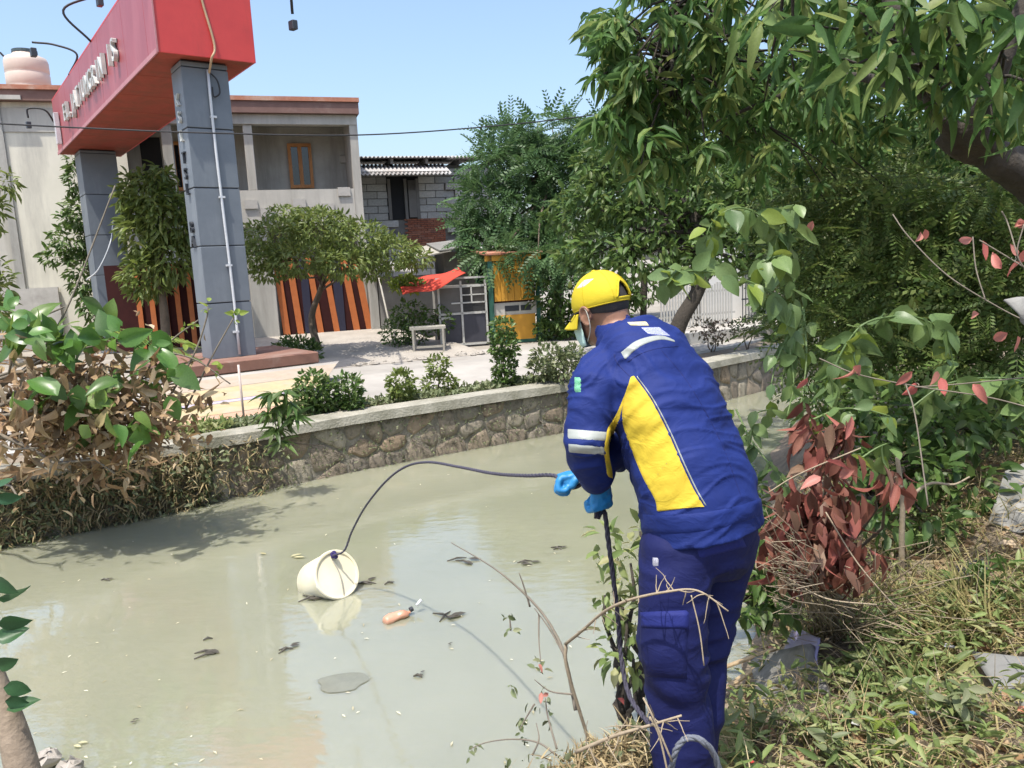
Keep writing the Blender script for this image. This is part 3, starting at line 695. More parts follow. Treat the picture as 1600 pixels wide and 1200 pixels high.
# sloping driveway apron with rubble
APR = surf('apron_concrete', (.40, .365, .315), (.31, .28, .245), 2, .95, .4, c3=(.27, .24, .2), c3amt=.42, bscale=22, dist=.03)
q0 = G(425, 585, .605); q1 = G(770, 552, .605); q2 = B0+hd*3.0; q2 = np.array([q2[0], q2[1], .86]); q3 = B0-hd*.6; q3 = np.array([q3[0], q3[1], .86])
V = []; F = []
for i in range(9):
    for j in range(15):
        u = j/14; v = i/8; p = (q0*(1-u)+q1*u)*(1-v)+(q3*(1-u)+q2*u)*v; p[2] += .05*math.sin(math.pi*v)*rng.uniform(-.4, 1); V.append(p)
for i in range(8):
    for j in range(14): k = i*15+j; F.append((k, k+1, k+16, k+15))
tag(mobj('driveway', V, F, APR, None, True), kind='structure')
ROCK = surf('rubble', (.40, .365, .32), (.26, .235, .2), 9, .95, .4)
for k in range(46):
    t = rng.uniform(0, 1); p = q0*(1-t)+q1*t+np.array([rng.normal(0, .05), rng.normal(.12, .10), 0]); r_ = rng.uniform(.03, .075)
    mb = MB(); mb.ellipsoid(p+[0, 0, r_*.25], (r_*rng.uniform(.9, 1.7), r_, r_*.6), n=7, k=4); vv = np.array(mb.v); vv += rng.normal(0, r_*.12, vv.shape)
    if k == 0: rb_v, rb_f = [], []
    b_ = len(rb_v); rb_v += [tuple(x) for x in vv]; rb_f += [tuple(i+b_ for i in f) for f in mb.f]
tag(mobj('rubble_line', rb_v, rb_f, ROCK), 'line of loose grey stones along the road edge by the driveway', 'stones', kind='stuff')

# block house with corrugated roofs
K0 = np.array([-4.35, 23.6, 0]); BLK = leafm('aerated_block', [(.47, .455, .43), (.40, .385, .36), (.53, .51, .48), (.35, .335, .31)], 0, .95, .2)
nt = BLK.node_tree; bpn = N(nt, 'ShaderNodeBump'); bpn.inputs['Strength'].default_value = .5; bpn.inputs['Distance'].default_value = .01
nn = N(nt, 'ShaderNodeTexNoise'); nn.inputs['Scale'].default_value = 30; nt.links.new(nn.outputs[0], bpn.inputs['Height']); nt.links.new(bpn.outputs[0], nt.nodes['Principled BSDF'].inputs['Normal'])
BRK = leafm('red_brick', [(.33, .13, .08), (.27, .10, .065), (.38, .17, .11), (.24, .12, .09)], 0, .95, .2)
MORT2 = surf('block_mortar', (.20, .19, .175), (.14, .13, .12), 6, .95, .3)
CORR = surf('corrugated_sheet', (.44, .43, .42), (.34, .33, .32), 2, .7, .1, c3=(.26, .20, .16), c3amt=.4)
kh = empty('block_house', K0+hd*2+[0, 0, .6], 'unfinished block house with corrugated roof and open shutter window beyond the tree', 'house')
tE = fac(768, 300, 0, K0)[0]; tM = fac(692, 300, 0, K0)[0]; zk = fac(690, 258, 0, K0)[1]
fbox(0.02, tE-.02, .6, zk, .04, 5, K0).obj('mortar_wall', MORT2, kh)
wa = fac(604, 280, 0, K0); wb = fac(657, 342, 0, K0)          # opening
ba = fac(632, 342, 0, K0); bb_ = fac(694, 392, 0, K0)         # brick area
bw, bh = .60, .215; z = .6; row = 0; nb_ = 0
zlow = fac(690, 420, 0, K0)[1]
while z+bh < zk:
    t = -(.3 if row % 2 else 0)
    while t < tE:
        t0 = max(t, 0); t1 = min(t+bw, tE)
        if z > zlow-.3 and t1-t0 > .08:
            inwin = t1 > wa[0] and t0 < wb[0] and z+bh > wb[1] and z < wa[1]
            inbr = t1 > ba[0]+.1 and t0 < tM and z+bh > bb_[1] and z+bh*.5 < ba[1]
            if not inbr:
                segs = [(t0, t1)]
                if inwin: segs = [(t0, min(t1, wa[0])), (max(t0, wb[0]), t1)]
                for (s0, s1) in segs:
                    if s1-s0 > .06: bevel(fbox(s0+.008, s1-.008, z+.008, z+bh-.008, rng.uniform(-.006, .006)+(-.10 if s0 > tM else 0), .05, K0).obj('block', BLK, kh), .008, 1)
        t += bw
    z += bh; row += 1
# red brick infill: small bricks, one joined part
mb = MB(); z = bb_[1]; row = 0
while z < ba[1]-.05:
    t = ba[0]+.1-(.1 if row % 2 else 0)
    while t < tM-.02:
        f_ = fbox(max(t, ba[0]), min(t+.19, tM), z, z+.052, rng.uniform(-.012, .012), .05, K0); mb.add(f_.v, f_.f); t += .20
    z += .064; row += 1
tag(mb.obj('brick_infill', BRK, kh), kind='stuff')
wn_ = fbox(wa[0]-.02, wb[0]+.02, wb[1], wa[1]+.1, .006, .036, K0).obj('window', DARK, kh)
SHUT = surf('shutter_grey', (.20, .185, .17), (.15, .135, .12), 4, .7, .1)
mb = MB()
for (x0, x1) in ((wa[0], wa[0]+.09), (wb[0]-.09, wb[0]), ((wa[0]+wb[0])/2+.02, (wa[0]+wb[0])/2+.11)): f_ = fbox(x0, x1, wb[1], wa[1], -.06, .004, K0); mb.add(f_.v, f_.f)
mb.obj('frame', SHUT, wn_)
xm = (wa[0]+wb[0])/2+.14
mb = MB()
for (x0, x1, z0, z1) in ((xm, xm+.12, wb[1]+.05, wa[1]-.05), (wb[0]-.22, wb[0]-.10, wb[1]+.05, wa[1]-.05), (xm, wb[0]-.1, wa[1]-.35, wa[1]-.05)): f_ = fbox(x0, x1, z0, z1, -.09, -.065, K0); mb.add(f_.v, f_.f)
mb.obj('shutter', SHUT, wn_)
def corrugated(name, t0, t1, z0, z1, o0, o1, parent, mat, org, pitch=.12, amp=.028):
    """sheet sloping from (o0, z0) to (o1, z1), ridges running down the slope"""
    ts = np.arange(t0, t1, pitch/6); V = []; F = []
    for i, t in enumerate(ts):
        w = amp*math.sin(2*math.pi*t/pitch); V += [org+hd*t+hn*o0+gz*(z0+w), org+hd*t+hn*o1+gz*(z1+w)]
    F = [(2*i, 2*i+2, 2*i+3, 2*i+1) for i in range(len(ts)-1)]
    o = mobj(name, V, F, mat, parent, True); s = o.modifiers.new('s', 'SOLIDIFY'); s.thickness = .012; return o
za = fac(620, 272, -1.1, K0)[1]
corrugated('awning', -.2, tM+.05, za, za+.42, -1.1, .0, kh, CORR, K0)
corrugated('roof', -.5, tE+.25, zk+.18, zk+.75, -.55, 5.2, kh, CORR, K0)
fbox(-.1, tM, za+.02, za+.10, -.95, -.85, K0).obj('awning_rail', SHUT, kh)
mb = MB()
for t in np.linspace(0, tE, 5): f_ = fbox(t-.04, t+.04, zk, zk+.16, -.4, 4.9, K0); mb.add(f_.v, f_.f)
mb.obj('rafters', SHUT, kh)
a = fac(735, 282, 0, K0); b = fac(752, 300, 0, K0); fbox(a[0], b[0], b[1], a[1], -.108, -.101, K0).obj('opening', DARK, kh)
corrugated('eave_sheet', tM+.1, tE+.2, fac(720, 262, -.5, K0)[1]+.3, zk+.16, -.6, -.02, kh, CORR, K0)
# ================================================================ FAR-BANK THINGS
GRN = surf('post_green', (.02, .10, .07), None, 5, .6, .05)
YEL = surf('kiosk_yellow', (.60, .30, .03), (.50, .24, .025), 3, .6, .1, c3=(.38, .2, .04), streak=1.2, c3amt=.33)
STEEL = surf('frame_pale', (.50, .49, .45), (.40, .39, .36), 6, .5, .1)
# kiosk frame: t along, toward the camera
kd = nrm([.97, .24, 0]); kn = np.array([-kd[1], kd[0], 0]); K1 = np.array([-.36, 16.8, .6])
def kb(t0, t1, z0, z1, o0, o1, org=K1): return MB().box(org+kd*t0+kn*o0+gz*z0, kd*(t1-t0), kn*(o1-o0), gz*(z1-z0))
ki = empty('food_kiosk', K1+kd*.5, 'small yellow orange wooden food kiosk with green post under the trees', 'kiosk')
kb(.06, .98, .07, .62, 0, .04).obj('lower_panel', YEL, ki)
for k in range(6): kb(.075+k*.15, .075+k*.15+.142, .93, 1.78, -.03, -.002).obj('plank', YEL, ki)
kb(.04, 1.0, .90, 1.80, 0, .03).obj('shutter_backing', MAROON, ki)
kb(.04, 1.02, .62, .89, .02, .05).obj('counter_board', PALE, ki)
for (a_, b_) in ((.30, .62), (.66, .90)): kb(a_, b_, .70, .82, .012, .019).obj('counter_stain', LETD, ki)
kb(-.05, .045, 0, 1.95, -.05, .05).obj('post', GRN, ki); kb(1.02, 1.10, 0, 1.9, -.03, .05).obj('post', GRN, ki); kb(-.05, .045, 0, 1.95, 1.2, 1.3).obj('post', GRN, ki); kb(1.02, 1.10, 0, 1.95, 1.2, 1.3).obj('post', GRN, ki)
kb(.05, 1.08, 0, 1.8, 1.22, 1.27).obj('rear_panel', MAROON, ki)
kb(-.02, 1.02, .0, .065, .0, .06).obj('kick_board', GRN, ki)
kb(-.1, 1.15, 1.80, 1.92, -.05, .0).obj('roof_rail', YEL, ki); 
rf = MB().box(K1-kd*.12-kn*.1+gz*1.93, kd*1.3, kn*1.5+gz*.12, gz*.04).obj('roof', TERRA, ki)
# glass display cart
cl = empty('display_cart', K1-kd*.6, 'pale framed glass display cart standing left of the yellow kiosk', 'cart')
t0, t1 = -1.15, -.12; GLS = glass_mat('cart_glass', (.05, .05, .05), .05); NVY = surf('cart_panel', (.045, .045, .06), None, 5, .5, .05)
mb = MB()
def bar(t0_, t1_, z0, z1, o0=-.02, o1=.02): f_ = kb(t0_, t1_, z0, z1, o0, o1); mb.add(f_.v, f_.f)
for t in (t0, -.66, t1): bar(t-.022, t+.022, .05, 1.42 if t > t0 else 1.3)
for z in (.05, .72, 1.30): bar(t0, t1, z-.022, z+.022)
bar(-.88, t1, .93, .96); bar(-.45, -.42, .96, 1.3); bar(-.66, t1, 1.1, 1.125); bar(t0-.05, t1+.1, 1.46, 1.50)
for t in (t0, t1): bar(t-.022, t+.022, .05, 1.30, .68, .72)
for z in (.05, .72, 1.30):
    for t in (t0, t1): bar(t-.02, t+.02, z-.02, z+.02, .02, .68)
    bar(t0, t1, z-.02, z+.02, .68, .72)
mb.obj('frame', STEEL, cl)
for (a_, b_) in ((t0+.03, -.69), (-.63, t1-.03)): kb(a_, b_, .08, .69, .0, .012).obj('lower_panel', NVY, cl)
kb(t0+.03, t1-.03, .08, .70, .70, .715).obj('lower_panel', NVY, cl)
kb(t0+.03, -.69, .75, 1.27, .0, .008).obj('pane', glass_mat('pane_grey', (.16, .15, .14), .1), cl); kb(-.63, t1-.03, .75, 1.27, .0, .008).obj('pane', GLS, cl)
kb(t0+.03, -.9, .60, .66, -.01, -.002).obj('notice', STEEL, cl)
# red cloth canopy hung over the cart, sagging
REDC = cloth('red_cloth', (.55, .06, .035), (.42, .05, .03), .8)
V = []; F = []; na, nb2 = 16, 8
for i in range(na):
    for j in range(nb2):
        u = i/(na-1); v = j/(nb2-1); p = K1+kd*(-1.95+1.35*u)+kn*(-.35+.8*v)+gz*(1.30+.30*u+.10*v-.10*math.sin(math.pi*u)*(1-v)+.03*math.sin(9*u+4*v)-.22*max(0, .3-v)*(1.4-u)); V.append(p)
for i in range(na-1):
    for j in range(nb2-1): k = i*nb2+j; F.append((k, k+nb2, k+nb2+1, k+1))
o = mobj('cloth_canopy', V, F, REDC, None, True); o.modifiers.new('s', 'SOLIDIFY').thickness = .008
tag(o, 'faded red cloth canopy slung beside the yellow kiosk over the cart', 'canopy')
# small wooden table left of cart
TBL = surf('grey_wood', (.36, .34, .29), (.27, .25, .21), 8, .85, .2)
T0 = G(672, 552, .6); tb = empty('small_table', T0, 'small weathered wooden table left of the glass cart', 'table')
MB().box(T0+[-.36, -.2, .5], (.72, .1, 0), (-.05, .42, 0), (0, 0, .05)).obj('tabletop', TBL, tb)
for dx in (-.3, .3):
    for dy in (-.14, .16): MB().box(T0+[dx-.02, dy-.02+dx*.12, 0], (.04, 0, 0), (0, .04, 0), (0, 0, .5)).obj('leg', TBL, tb)
MB().box(T0+[-.32, -.14, .12], (.64, .08, 0), (0, .03, 0), (0, 0, .04)).obj('stretcher', TBL, tb)
# low shack wall and sagging roof sheets behind the cart
SH = np.array([-3.25, 19.6, .6]); sh = empty('roadside_shack', SH, 'low grey roadside shack with sagging patched roof sheets behind the cart', 'shack')
SHW = surf('shack_wall', (.22, .215, .20), (.16, .155, .145), 3, .9, .2, c3=(.11, .1, .09), c3amt=.4)
MB().box(SH, kd*3.4, kn*1.8, gz*1.55).obj('wall', SHW, sh)
for k, (t, z, l, sl_, m_) in enumerate(((-.2, 1.75, 1.1, -.12, CORR), (.8, 1.95, 1.0, .16, TBL), (1.5, 2.12, 1.3, .10, SHW), (2.2, 2.0, 1.5, .0, CORR))):
    MB().box(SH+kd*t-kn*.7+gz*z, kd*l+gz*sl_, kn*2.2+gz*.25, gz*.03).obj('roof_sheet', m_, sh)
MB().box(SH+kd*1.7-kn*.1+gz*1.56, kd*1.6, kn*1.6, gz*.55).obj('upper_wall', SHW, sh)
a = At(590, 425, 18.6); b = G(617, 545, .62)
tag(MB().tube([a, b], .022, 6).obj('leaning_pole', TBL, None, True), 'thin pale pole leaning beside the right gate post', 'pole')
# drying rack wire with plant pots
fr = G(640, 530, .6)
# fence and pale gate at the far right beyond the trees
FX = np.array([3.6, 18.2, .6]); FD = nrm([.9, .42, 0]); FN = np.array([-FD[1], FD[0], 0])
fe = empty('picket_fence', FX, 'pale grey picket fence beyond the trees right of the worker head', 'fence')
for k in range(26): MB().box(FX+FD*(k*.085), FD*.045, FN*.02, gz*(1.0+.04*math.sin(k))).obj('picket', STEEL, fe)
for z in (.25, .8): MB().box(FX+FN*.022+gz*z-FD*.02, FD*2.3, FN*.03, gz*.05).obj('rail', STEEL, fe)
GX = FX+FD*2.5
mg = empty('metal_bar_gate', GX, 'dark vertical bar gate before a pale wall beyond the leaning trunk', 'gate')
for k in range(11): MB().tube([GX+FD*(k*.10), GX+FD*(k*.10)+gz*1.35], .012, 6).obj('bar', LETD, mg)
for z in (.06, .55, 1.32): MB().box(GX+gz*z-FD*.02-FN*.015, FD*1.06, FN*.03, gz*.035).obj('rail', LETD, mg)
WHITE = surf('white_wall', (.74, .73, .69), (.68, .66, .62), 1.5, .9, .1, c3=(.55, .53, .48), streak=1, c3amt=.3)
tag(MB().box(GX+FN*1.0-FD*.3, FD*2.4, FN*.2, gz*1.9).obj('garden_wall', WHITE), 'sunlit white garden wall behind the bar gate', 'wall')
tag(bevel(MB().box(GX+FD*1.12-FN*.1, FD*.3, FN*.3, gz*1.75).obj('gate_pillar', surf('pink_wall', (.6, .52, .47), None, 3, .9, .1)), .02, 1), 'pale pinkish square pillar beside the dark bar gate', 'pillar')
tag(MB().box(np.array([2.9, 14.6, .6]), FD*4.2, FN*.35, gz*.22).obj('road_step', CONC), 'long low pale concrete step behind the leaning tree trunk', 'step')
# overhead cables
def cable(pts, r, label): tag(MB().tube(spline(pts, 10), r, 5).obj('overhead_cable', CABLE, None, True), label, 'cable', 'overhead cables')
cable([At(-60, 190, 10.0), At(130, 200, 10.6), At(330, 208, 11.2), At(560, 211, 12.2), At(760, 198, 13.4), At(940, 178, 14.5), At(1100, 150, 15.8)], .011, 'thin black overhead cable crossing in front of gate and sky')
# ================================================================ VEGETATION
BARK = surf('bark_brown', (.16, .12, .085), (.09, .07, .05), 9, .95, .8, bscale=30, dist=.02)
BARKD = surf('bark_dark', (.055, .045, .035), (.033, .028, .022), 9, .95, .8, bscale=30, dist=.02)
TWIG = surf('dry_twig', (.36, .29, .20), (.24, .19, .13), 12, .9, .3)
TWIGD = surf('grey_twig', (.20, .17, .13), (.13, .11, .085), 12, .9, .3)
L_MID = leafm('leaf_mid', [(.055, .11, .025), (.085, .155, .035), (.12, .19, .05), (.045, .085, .022), (.15, .20, .07)], .3, .42)
L_OLIVE = leafm('leaf_olive', [(.12, .165, .036), (.16, .21, .05), (.09, .13, .032), (.20, .235, .07)], .3, .45)
L_FEATH = leafm('leaf_feathery', [(.055, .12, .04), (.085, .16, .055), (.04, .085, .03), (.11, .19, .07)], .3, .5)
L_DARK = leafm('leaf_dark', [(.055, .105, .026), (.08, .145, .036), (.11, .18, .046), (.04, .08, .022), (.15, .20, .06)], .38, .45)
L_MANGO = leafm('leaf_mango', [(.05, .115, .032), (.08, .165, .045), (.105, .19, .055), (.04, .09, .028), (.16, .23, .07), (.20, .24, .075)], .42, .5, .25)
L_FERN = leafm('leaf_fern', [(.08, .135, .03), (.115, .18, .042), (.06, .10, .025), (.16, .21, .06), (.13, .15, .045)], .3, .5)
L_VINE = leafm('leaf_vine', [(.12, .19, .07), (.15, .23, .075), (.19, .27, .10), (.09, .15, .06)], .35, .4)
L_YOUNG = leafm('leaf_young', [(.19, .27, .05), (.24, .31, .06), (.14, .22, .045)], .4, .4)
L_DRY = leafm('leaf_dry', [(.38, .26, .145), (.17, .11, .06), (.48, .36, .22), (.27, .165, .09), (.56, .45, .31), (.13, .095, .055), (.36, .22, .12), (.30, .25, .12)], .22, .6, .25)
L_RED = leafm('leaf_redbrown', [(.19, .075, .05), (.13, .05, .036), (.25, .11, .075), (.29, .09, .07), (.10, .045, .032), (.22, .14, .09)], .2, .55, .3)
L_PINKD = leafm('leaf_pink_dead', [(.48, .13, .11), (.40, .17, .13), (.52, .22, .18)], .25, .5, .3)
L_BIG = leafm('leaf_big_green', [(.07, .16, .03), (.10, .22, .04), (.05, .115, .028), (.16, .25, .05)], .35, .35, .5)
L_GRASS = leafm('grass_mixed', [(.15, .165, .055), (.25, .23, .09), (.38, .31, .15), (.11, .13, .04), (.34, .28, .13), (.20, .20, .075)], .25, .6, .2)
L_STRAW = leafm('straw', [(.40, .32, .17), (.30, .23, .12), (.23, .17, .09), (.47, .39, .23), (.17, .13, .07)], .15, .7, .2)
L_WEED = leafm('weed_leaf', [(.14, .20, .06), (.20, .26, .085), (.10, .15, .045), (.27, .31, .12), (.30, .28, .13)], .3, .5)
L_GREYG = leafm('leaf_greygreen', [(.13, .16, .075), (.18, .21, .10), (.09, .12, .05), (.25, .26, .15)], .25, .5)
def pc(u, v, ru, rv, Y, ry=None):
    c = At(u, v, Y); return (c, np.array([ru*Y/1200, ry if ry else min(ru, rv)*1.1*Y/1200, rv*Y/1200]))
def tree(name, label, base, trunk, clumps, mat, L, ratio, tmpl, per, bark=BARK, r0=.12, droop=.4, inner=.5, roll=.7, spread=.7, group=None, fill=None):
    t = empty(name, base, label, 'tree', group)
    mb = MB(); tp = spline(trunk, 6); mb.tube(tp, np.linspace(r0, r0*.5, len(tp)), 9)
    top = tp[-1]
    for c, r in clumps:
        k = tp[int(rng.integers(len(tp)*2//3, len(tp)))]
        limb(mb, k, c+rng.normal(0, .1, 3)*r, r0*.32, r0*.06, .06, .1, 6, 5)
    mb.obj('trunk', bark, t, True)
    tag(crown('crown', clumps, per, L, ratio, tmpl, mat, t, droop, roll, inner, spread), kind='stuff')
    return t
FROND = pinnate(8, .28, .42, .35)
FROND_S = pinnate(10, .24, .36, .3)
# tree between the gate pillars
tree('leafy_tree', 'bushy green tree growing between the two grey gate pillars', (-7.7, 17.2, .6), [(-7.7, 17.2, .5), (-7.65, 17.2, 1.8), (-7.7, 17.2, 3.0)],
     [pc(232, 300, 36, 34, 17.2), pc(262, 340, 40, 44, 17.2), pc(222, 360, 30, 50, 17.2), pc(265, 405, 40, 36, 17.2), pc(228, 430, 34, 36, 17.2), pc(285, 350, 18, 44, 17.2), pc(250, 275, 20, 16, 17.2), pc(205, 310, 18, 40, 17.2)], L_OLIVE, .24, .30, LEAF, 330, droop=.7)
tree('leafy_tree', 'loose twiggy tree against the cream wall left of the far gate pillar', (-11.2, 21.0, .6), [(-11.2, 21.0, .5), (-11.1, 20.9, 2), (-11.0, 20.9, 3.8)],
     [pc(122, 280, 16, 26, 20.9), pc(128, 330, 20, 30, 20.9), pc(110, 375, 30, 24, 20.8), pc(85, 400, 26, 14, 20.7), pc(130, 430, 22, 34, 20.8), pc(145, 475, 18, 30, 20.8), pc(105, 340, 12, 14, 20.8), pc(140, 380, 12, 40, 20.9), pc(118, 250, 14, 20, 20.9)], L_MID, .22, .34, LEAF, 240, droop=.5, r0=.07)
tree('leafy_tree', 'small tree cut by the left picture edge beside the cream wall', (-12.6, 18.4, .6), [(-12.6, 18.4, .5), (-12.5, 18.4, 2), (-12.3, 18.3, 3.6)],
     [pc(5, 285, 22, 18, 18.4), pc(-30, 330, 30, 40, 18.4), pc(0, 440, 16, 40, 18.2), pc(-30, 470, 40, 50, 18.2)], L_OLIVE, .26, .30, LEAF, 140, droop=.6, r0=.08)
# spreading tree before the grey house
b0 = G(500, 548, .68); 
tree('shade_tree', 'low spreading olive green tree in front of the orange board gate', b0, [b0-[0, 0, .1], At(487, 500, b0[1]), At(500, 455, b0[1]), At(512, 420, b0[1])],
     [pc(430, 370, 52, 28, 15.4, .9), pc(500, 355, 55, 26, 15.4, .9), pc(560, 375, 50, 30, 15.6, .9), pc(610, 395, 46, 26, 15.8, .8), pc(470, 405, 60, 26, 15, .8), pc(540, 410, 50, 24, 15.1, .8), pc(650, 405, 28, 14, 16, .5), pc(410, 400, 32, 22, 15, .6), pc(445, 332, 26, 10, 15.6, .5), pc(495, 340, 30, 14, 15.8, .5), pc(420, 425, 26, 14, 15, .4), pc(585, 425, 24, 12, 15.4, .4)],
     L_OLIVE, .13, .36, LEAF, 520, r0=.085, droop=.35)
# feathery trees in the middle
tb0 = np.array([1.2, 19.5, .6])
tree('feathery_tree', 'tall light green feathery leaved tree behind the yellow kiosk', tb0, [tb0, tb0+[.1, 0, 1.5], tb0+[0, 0, 3.2], tb0+[-.2, 0, 4.3]],
     [pc(800, 218, 50, 20, 19.5, .9), pc(860, 205, 60, 24, 19.5, 1), pc(930, 225, 50, 34, 19.5, 1), pc(770, 255, 38, 26, 19, .8), pc(830, 260, 56, 34, 19, 1), pc(900, 280, 56, 44, 19, 1), pc(760, 315, 40, 30, 18.6, .8), pc(815, 325, 50, 34, 18.6, .9), pc(770, 375, 46, 28, 18.2, .8), pc(835, 385, 50, 34, 18.2, .9), pc(735, 350, 20, 22, 18.4, .5), pc(800, 402, 46, 14, 17.8, .7), pc(895, 350, 50, 40, 18.5, .9), pc(795, 195, 26, 8, 19.5, .5), pc(840, 398, 46, 16, 16.9, .5), pc(780, 395, 36, 14, 16.9, .4), pc(895, 410, 34, 24, 16.9, .5)],
     L_FEATH, .55, .75, FROND, 95, r0=.16, droop=.5, roll=.5, inner=.45)
tb1 = At(1046, 548, 12.4)
tree('dark_tree', 'dark leaved tree with leaning trunk on the far bank right of the worker', tb1, [tb1-[0, 0, .15], At(1062, 505, 12.4), At(1090, 455, 12.5), At(1105, 400, 12.6), At(1080, 330, 12.8)],
     [pc(955, 300, 60, 50, 13.4), pc(900, 330, 46, 40, 13.8), pc(950, 385, 62, 34, 13.2), pc(1020, 340, 60, 50, 13), pc(1090, 300, 70, 50, 13), pc(1010, 400, 60, 30, 12.6), pc(1030, 255, 70, 50, 13.4), pc(960, 240, 44, 44, 13.8), pc(1160, 330, 60, 50, 12.6), pc(905, 400, 40, 26, 13.6), pc(1130, 390, 60, 34, 12.4), pc(1200, 400, 40, 44, 12.4), pc(960, 425, 60, 16, 13), pc(1060, 425, 40, 18, 12.6), pc(1180, 270, 60, 60, 13.2), pc(925, 260, 30, 30, 14)],
     L_DARK, .17, .42, LEAF, 300, BARKD, .15, droop=.5)
# wood beyond, on the far bank to the right: separate trees with their own crowns
wood = [('tall dark tree behind the white garden wall, nearest the leaning trunk', (5.2, 21.5), [pc(1010, 300, 90, 80, 21.5), pc(1100, 250, 90, 90, 22), pc(1180, 340, 80, 70, 21.5), pc(1080, 370, 70, 40, 21)]),
        ('broad dark tree in the wood beyond the canal bend', (9.5, 22), [pc(1270, 260, 100, 90, 22), pc(1330, 370, 100, 80, 21), pc(1230, 400, 60, 60, 20.5), pc(1400, 280, 90, 90, 23)]),
        ('dark tree of the wood behind the ferny bushes at the right edge', (13.5, 22), [pc(1500, 300, 110, 100, 22), pc(1600, 250, 100, 110, 22), pc(1560, 400, 110, 90, 21), pc(1440, 420, 80, 70, 20)]),
        ('low dark thicket on the far bank opposite the hanging vine', (5.6, 15.2), [pc(1240, 470, 60, 44, 15), pc(1320, 470, 70, 44, 15.4), pc(1250, 530, 60, 30, 14.6), pc(1340, 530, 70, 36, 15)]),
        ('low dark thicket on the far bank at the right edge', (8.4, 15.6), [pc(1430, 470, 80, 50, 15.6), pc(1530, 460, 80, 56, 15.8), pc(1440, 540, 80, 40, 15), pc(1560, 540, 90, 44, 15.2)]),
        ('dark shrub tree low behind the yellow kiosk and cap', (2.9, 16.8), [pc(880, 455, 60, 30, 17), pc(950, 470, 50, 34, 16.8), pc(870, 500, 30, 30, 17.6), pc(1000, 455, 40, 22, 16.8)])]
for k, (lb, (x, y), cl_) in enumerate(wood):
    tree('wood_tree', lb, (x, y, .6), [(x, y, .5), (x+.1, y, 2), (x, y, 3.6 if k < 3 else 1.4)], cl_, L_DARK, .30 if k < 3 else .2, .42, LEAF, 190 if k < 3 else 260, BARKD, .2 if k < 3 else .08, droop=.5, group='trees of the wood beyond')

# hedge plants along the planting strip, each a thing
def bush(name, label, u, vb, blobs, mat, L, ratio, per, tmpl=LEAF, droop=-.1, z=.63, stem=True, group='shrubs planted along the canal edge', inner=.5):
    b = G(u, vb, z); e = empty(name, b, label, 'shrub', group); Y = b[1]
    cl_ = [pc(uu, vv, ru*1.12, rv*1.12, Y) for uu, vv, ru, rv in blobs]
    mb = MB()
    for c, r in cl_: limb(mb, b-[0, 0, .05], c, .015, .004, 0, .1, 4, 5)
    mb.obj('stem', BARK, e, True)
    tag(crown('foliage', cl_, per*1.3, L*1.15, ratio, tmpl, mat, e, droop, .8, inner, .8), kind='stuff')
    return e
bush('round_shrub', 'wide rounded green shrub left of the smaller one on the canal edge', 492, 650, [(488, 605, 24, 24), (505, 618, 20, 24), (478, 630, 18, 20), (498, 640, 26, 14)], L_MID, .06, .5, 1500)
bush('round_shrub', 'small upright green shrub directly right of the wide rounded shrub', 545, 645, [(545, 605, 19, 20), (548, 628, 20, 18), (540, 640, 24, 10)], L_MID, .06, .5, 1500)
bush('round_shrub', 'single round shrub with pale leaf tips midway along the hedge row', 627, 630, [(627, 600, 20, 22), (628, 618, 20, 14)], L_OLIVE, .06, .5, 1500)
bush('topiary_shrub', 'two tier clipped topiary shrub with one ball above another', 685, 616, [(684, 570, 17, 14), (686, 600, 26, 17)], L_OLIVE, .055, .5, 1700)
bush('column_shrub', 'tall narrow column shaped shrub before the yellow kiosk', 788, 606, [(784, 515, 18, 18), (788, 540, 20, 22), (788, 568, 18, 22), (788, 592, 17, 16)], L_MID, .06, .5, 1500)
bush('loose_shrub', 'loose pale leaved shrub in front of the worker face', 868, 602, [(858, 560, 26, 22), (880, 575, 26, 26), (845, 578, 18, 16), (895, 560, 18, 20)], L_GREYG, .065, .5, 900)
bush('bare_shrub', 'sparse reddish shrub on the far bank right of the leaning trunk', 1113, 550, [(1100, 512, 18, 12), (1125, 515, 20, 14), (1113, 525, 18, 12)], leafm('leaf_reddish', [(.30, .2, .17), (.2, .16, .1), (.13, .12, .06)], .2, .6), .06, .5, 500)
bush('bare_shrub', 'sparse pale twiggy shrub beside the reddish one on the far bank', 1168, 548, [(1160, 512, 18, 14), (1180, 508, 18, 16)], L_GREYG, .06, .5, 500)
bush('low_bush', 'dark green bush at the foot of the spreading tree by the driveway', 468, 566, [(450, 545, 16, 16), (470, 545, 18, 18), (490, 552, 12, 16)], L_DARK, .10, .3, 800, group='bushes near the gate', z=.62)
bush('low_bush', 'tangled dark bush under the small wooden table', 640, 545, [(620, 520, 22, 22), (650, 515, 20, 24), (640, 490, 26, 18), (690, 500, 16, 20)], L_MID, .09, .4, 500, group='bushes near the gate', z=.62)
bush('pot_plant', 'bright yellow green plant on top of the shack wall', 635, 452, [(622, 446, 14, 8), (645, 446, 16, 8), (634, 438, 14, 7)], L_YOUNG, .10, .5, 900, group='bushes near the gate', z=1.9)
bush('low_bush', 'dark plants growing at the foot of the yellow kiosk right side', 880, 530, [(880, 510, 24, 16), (920, 505, 24, 20), (850, 515, 12, 14)], L_DARK, .12, .4, 500, group='bushes near the gate', z=.62)
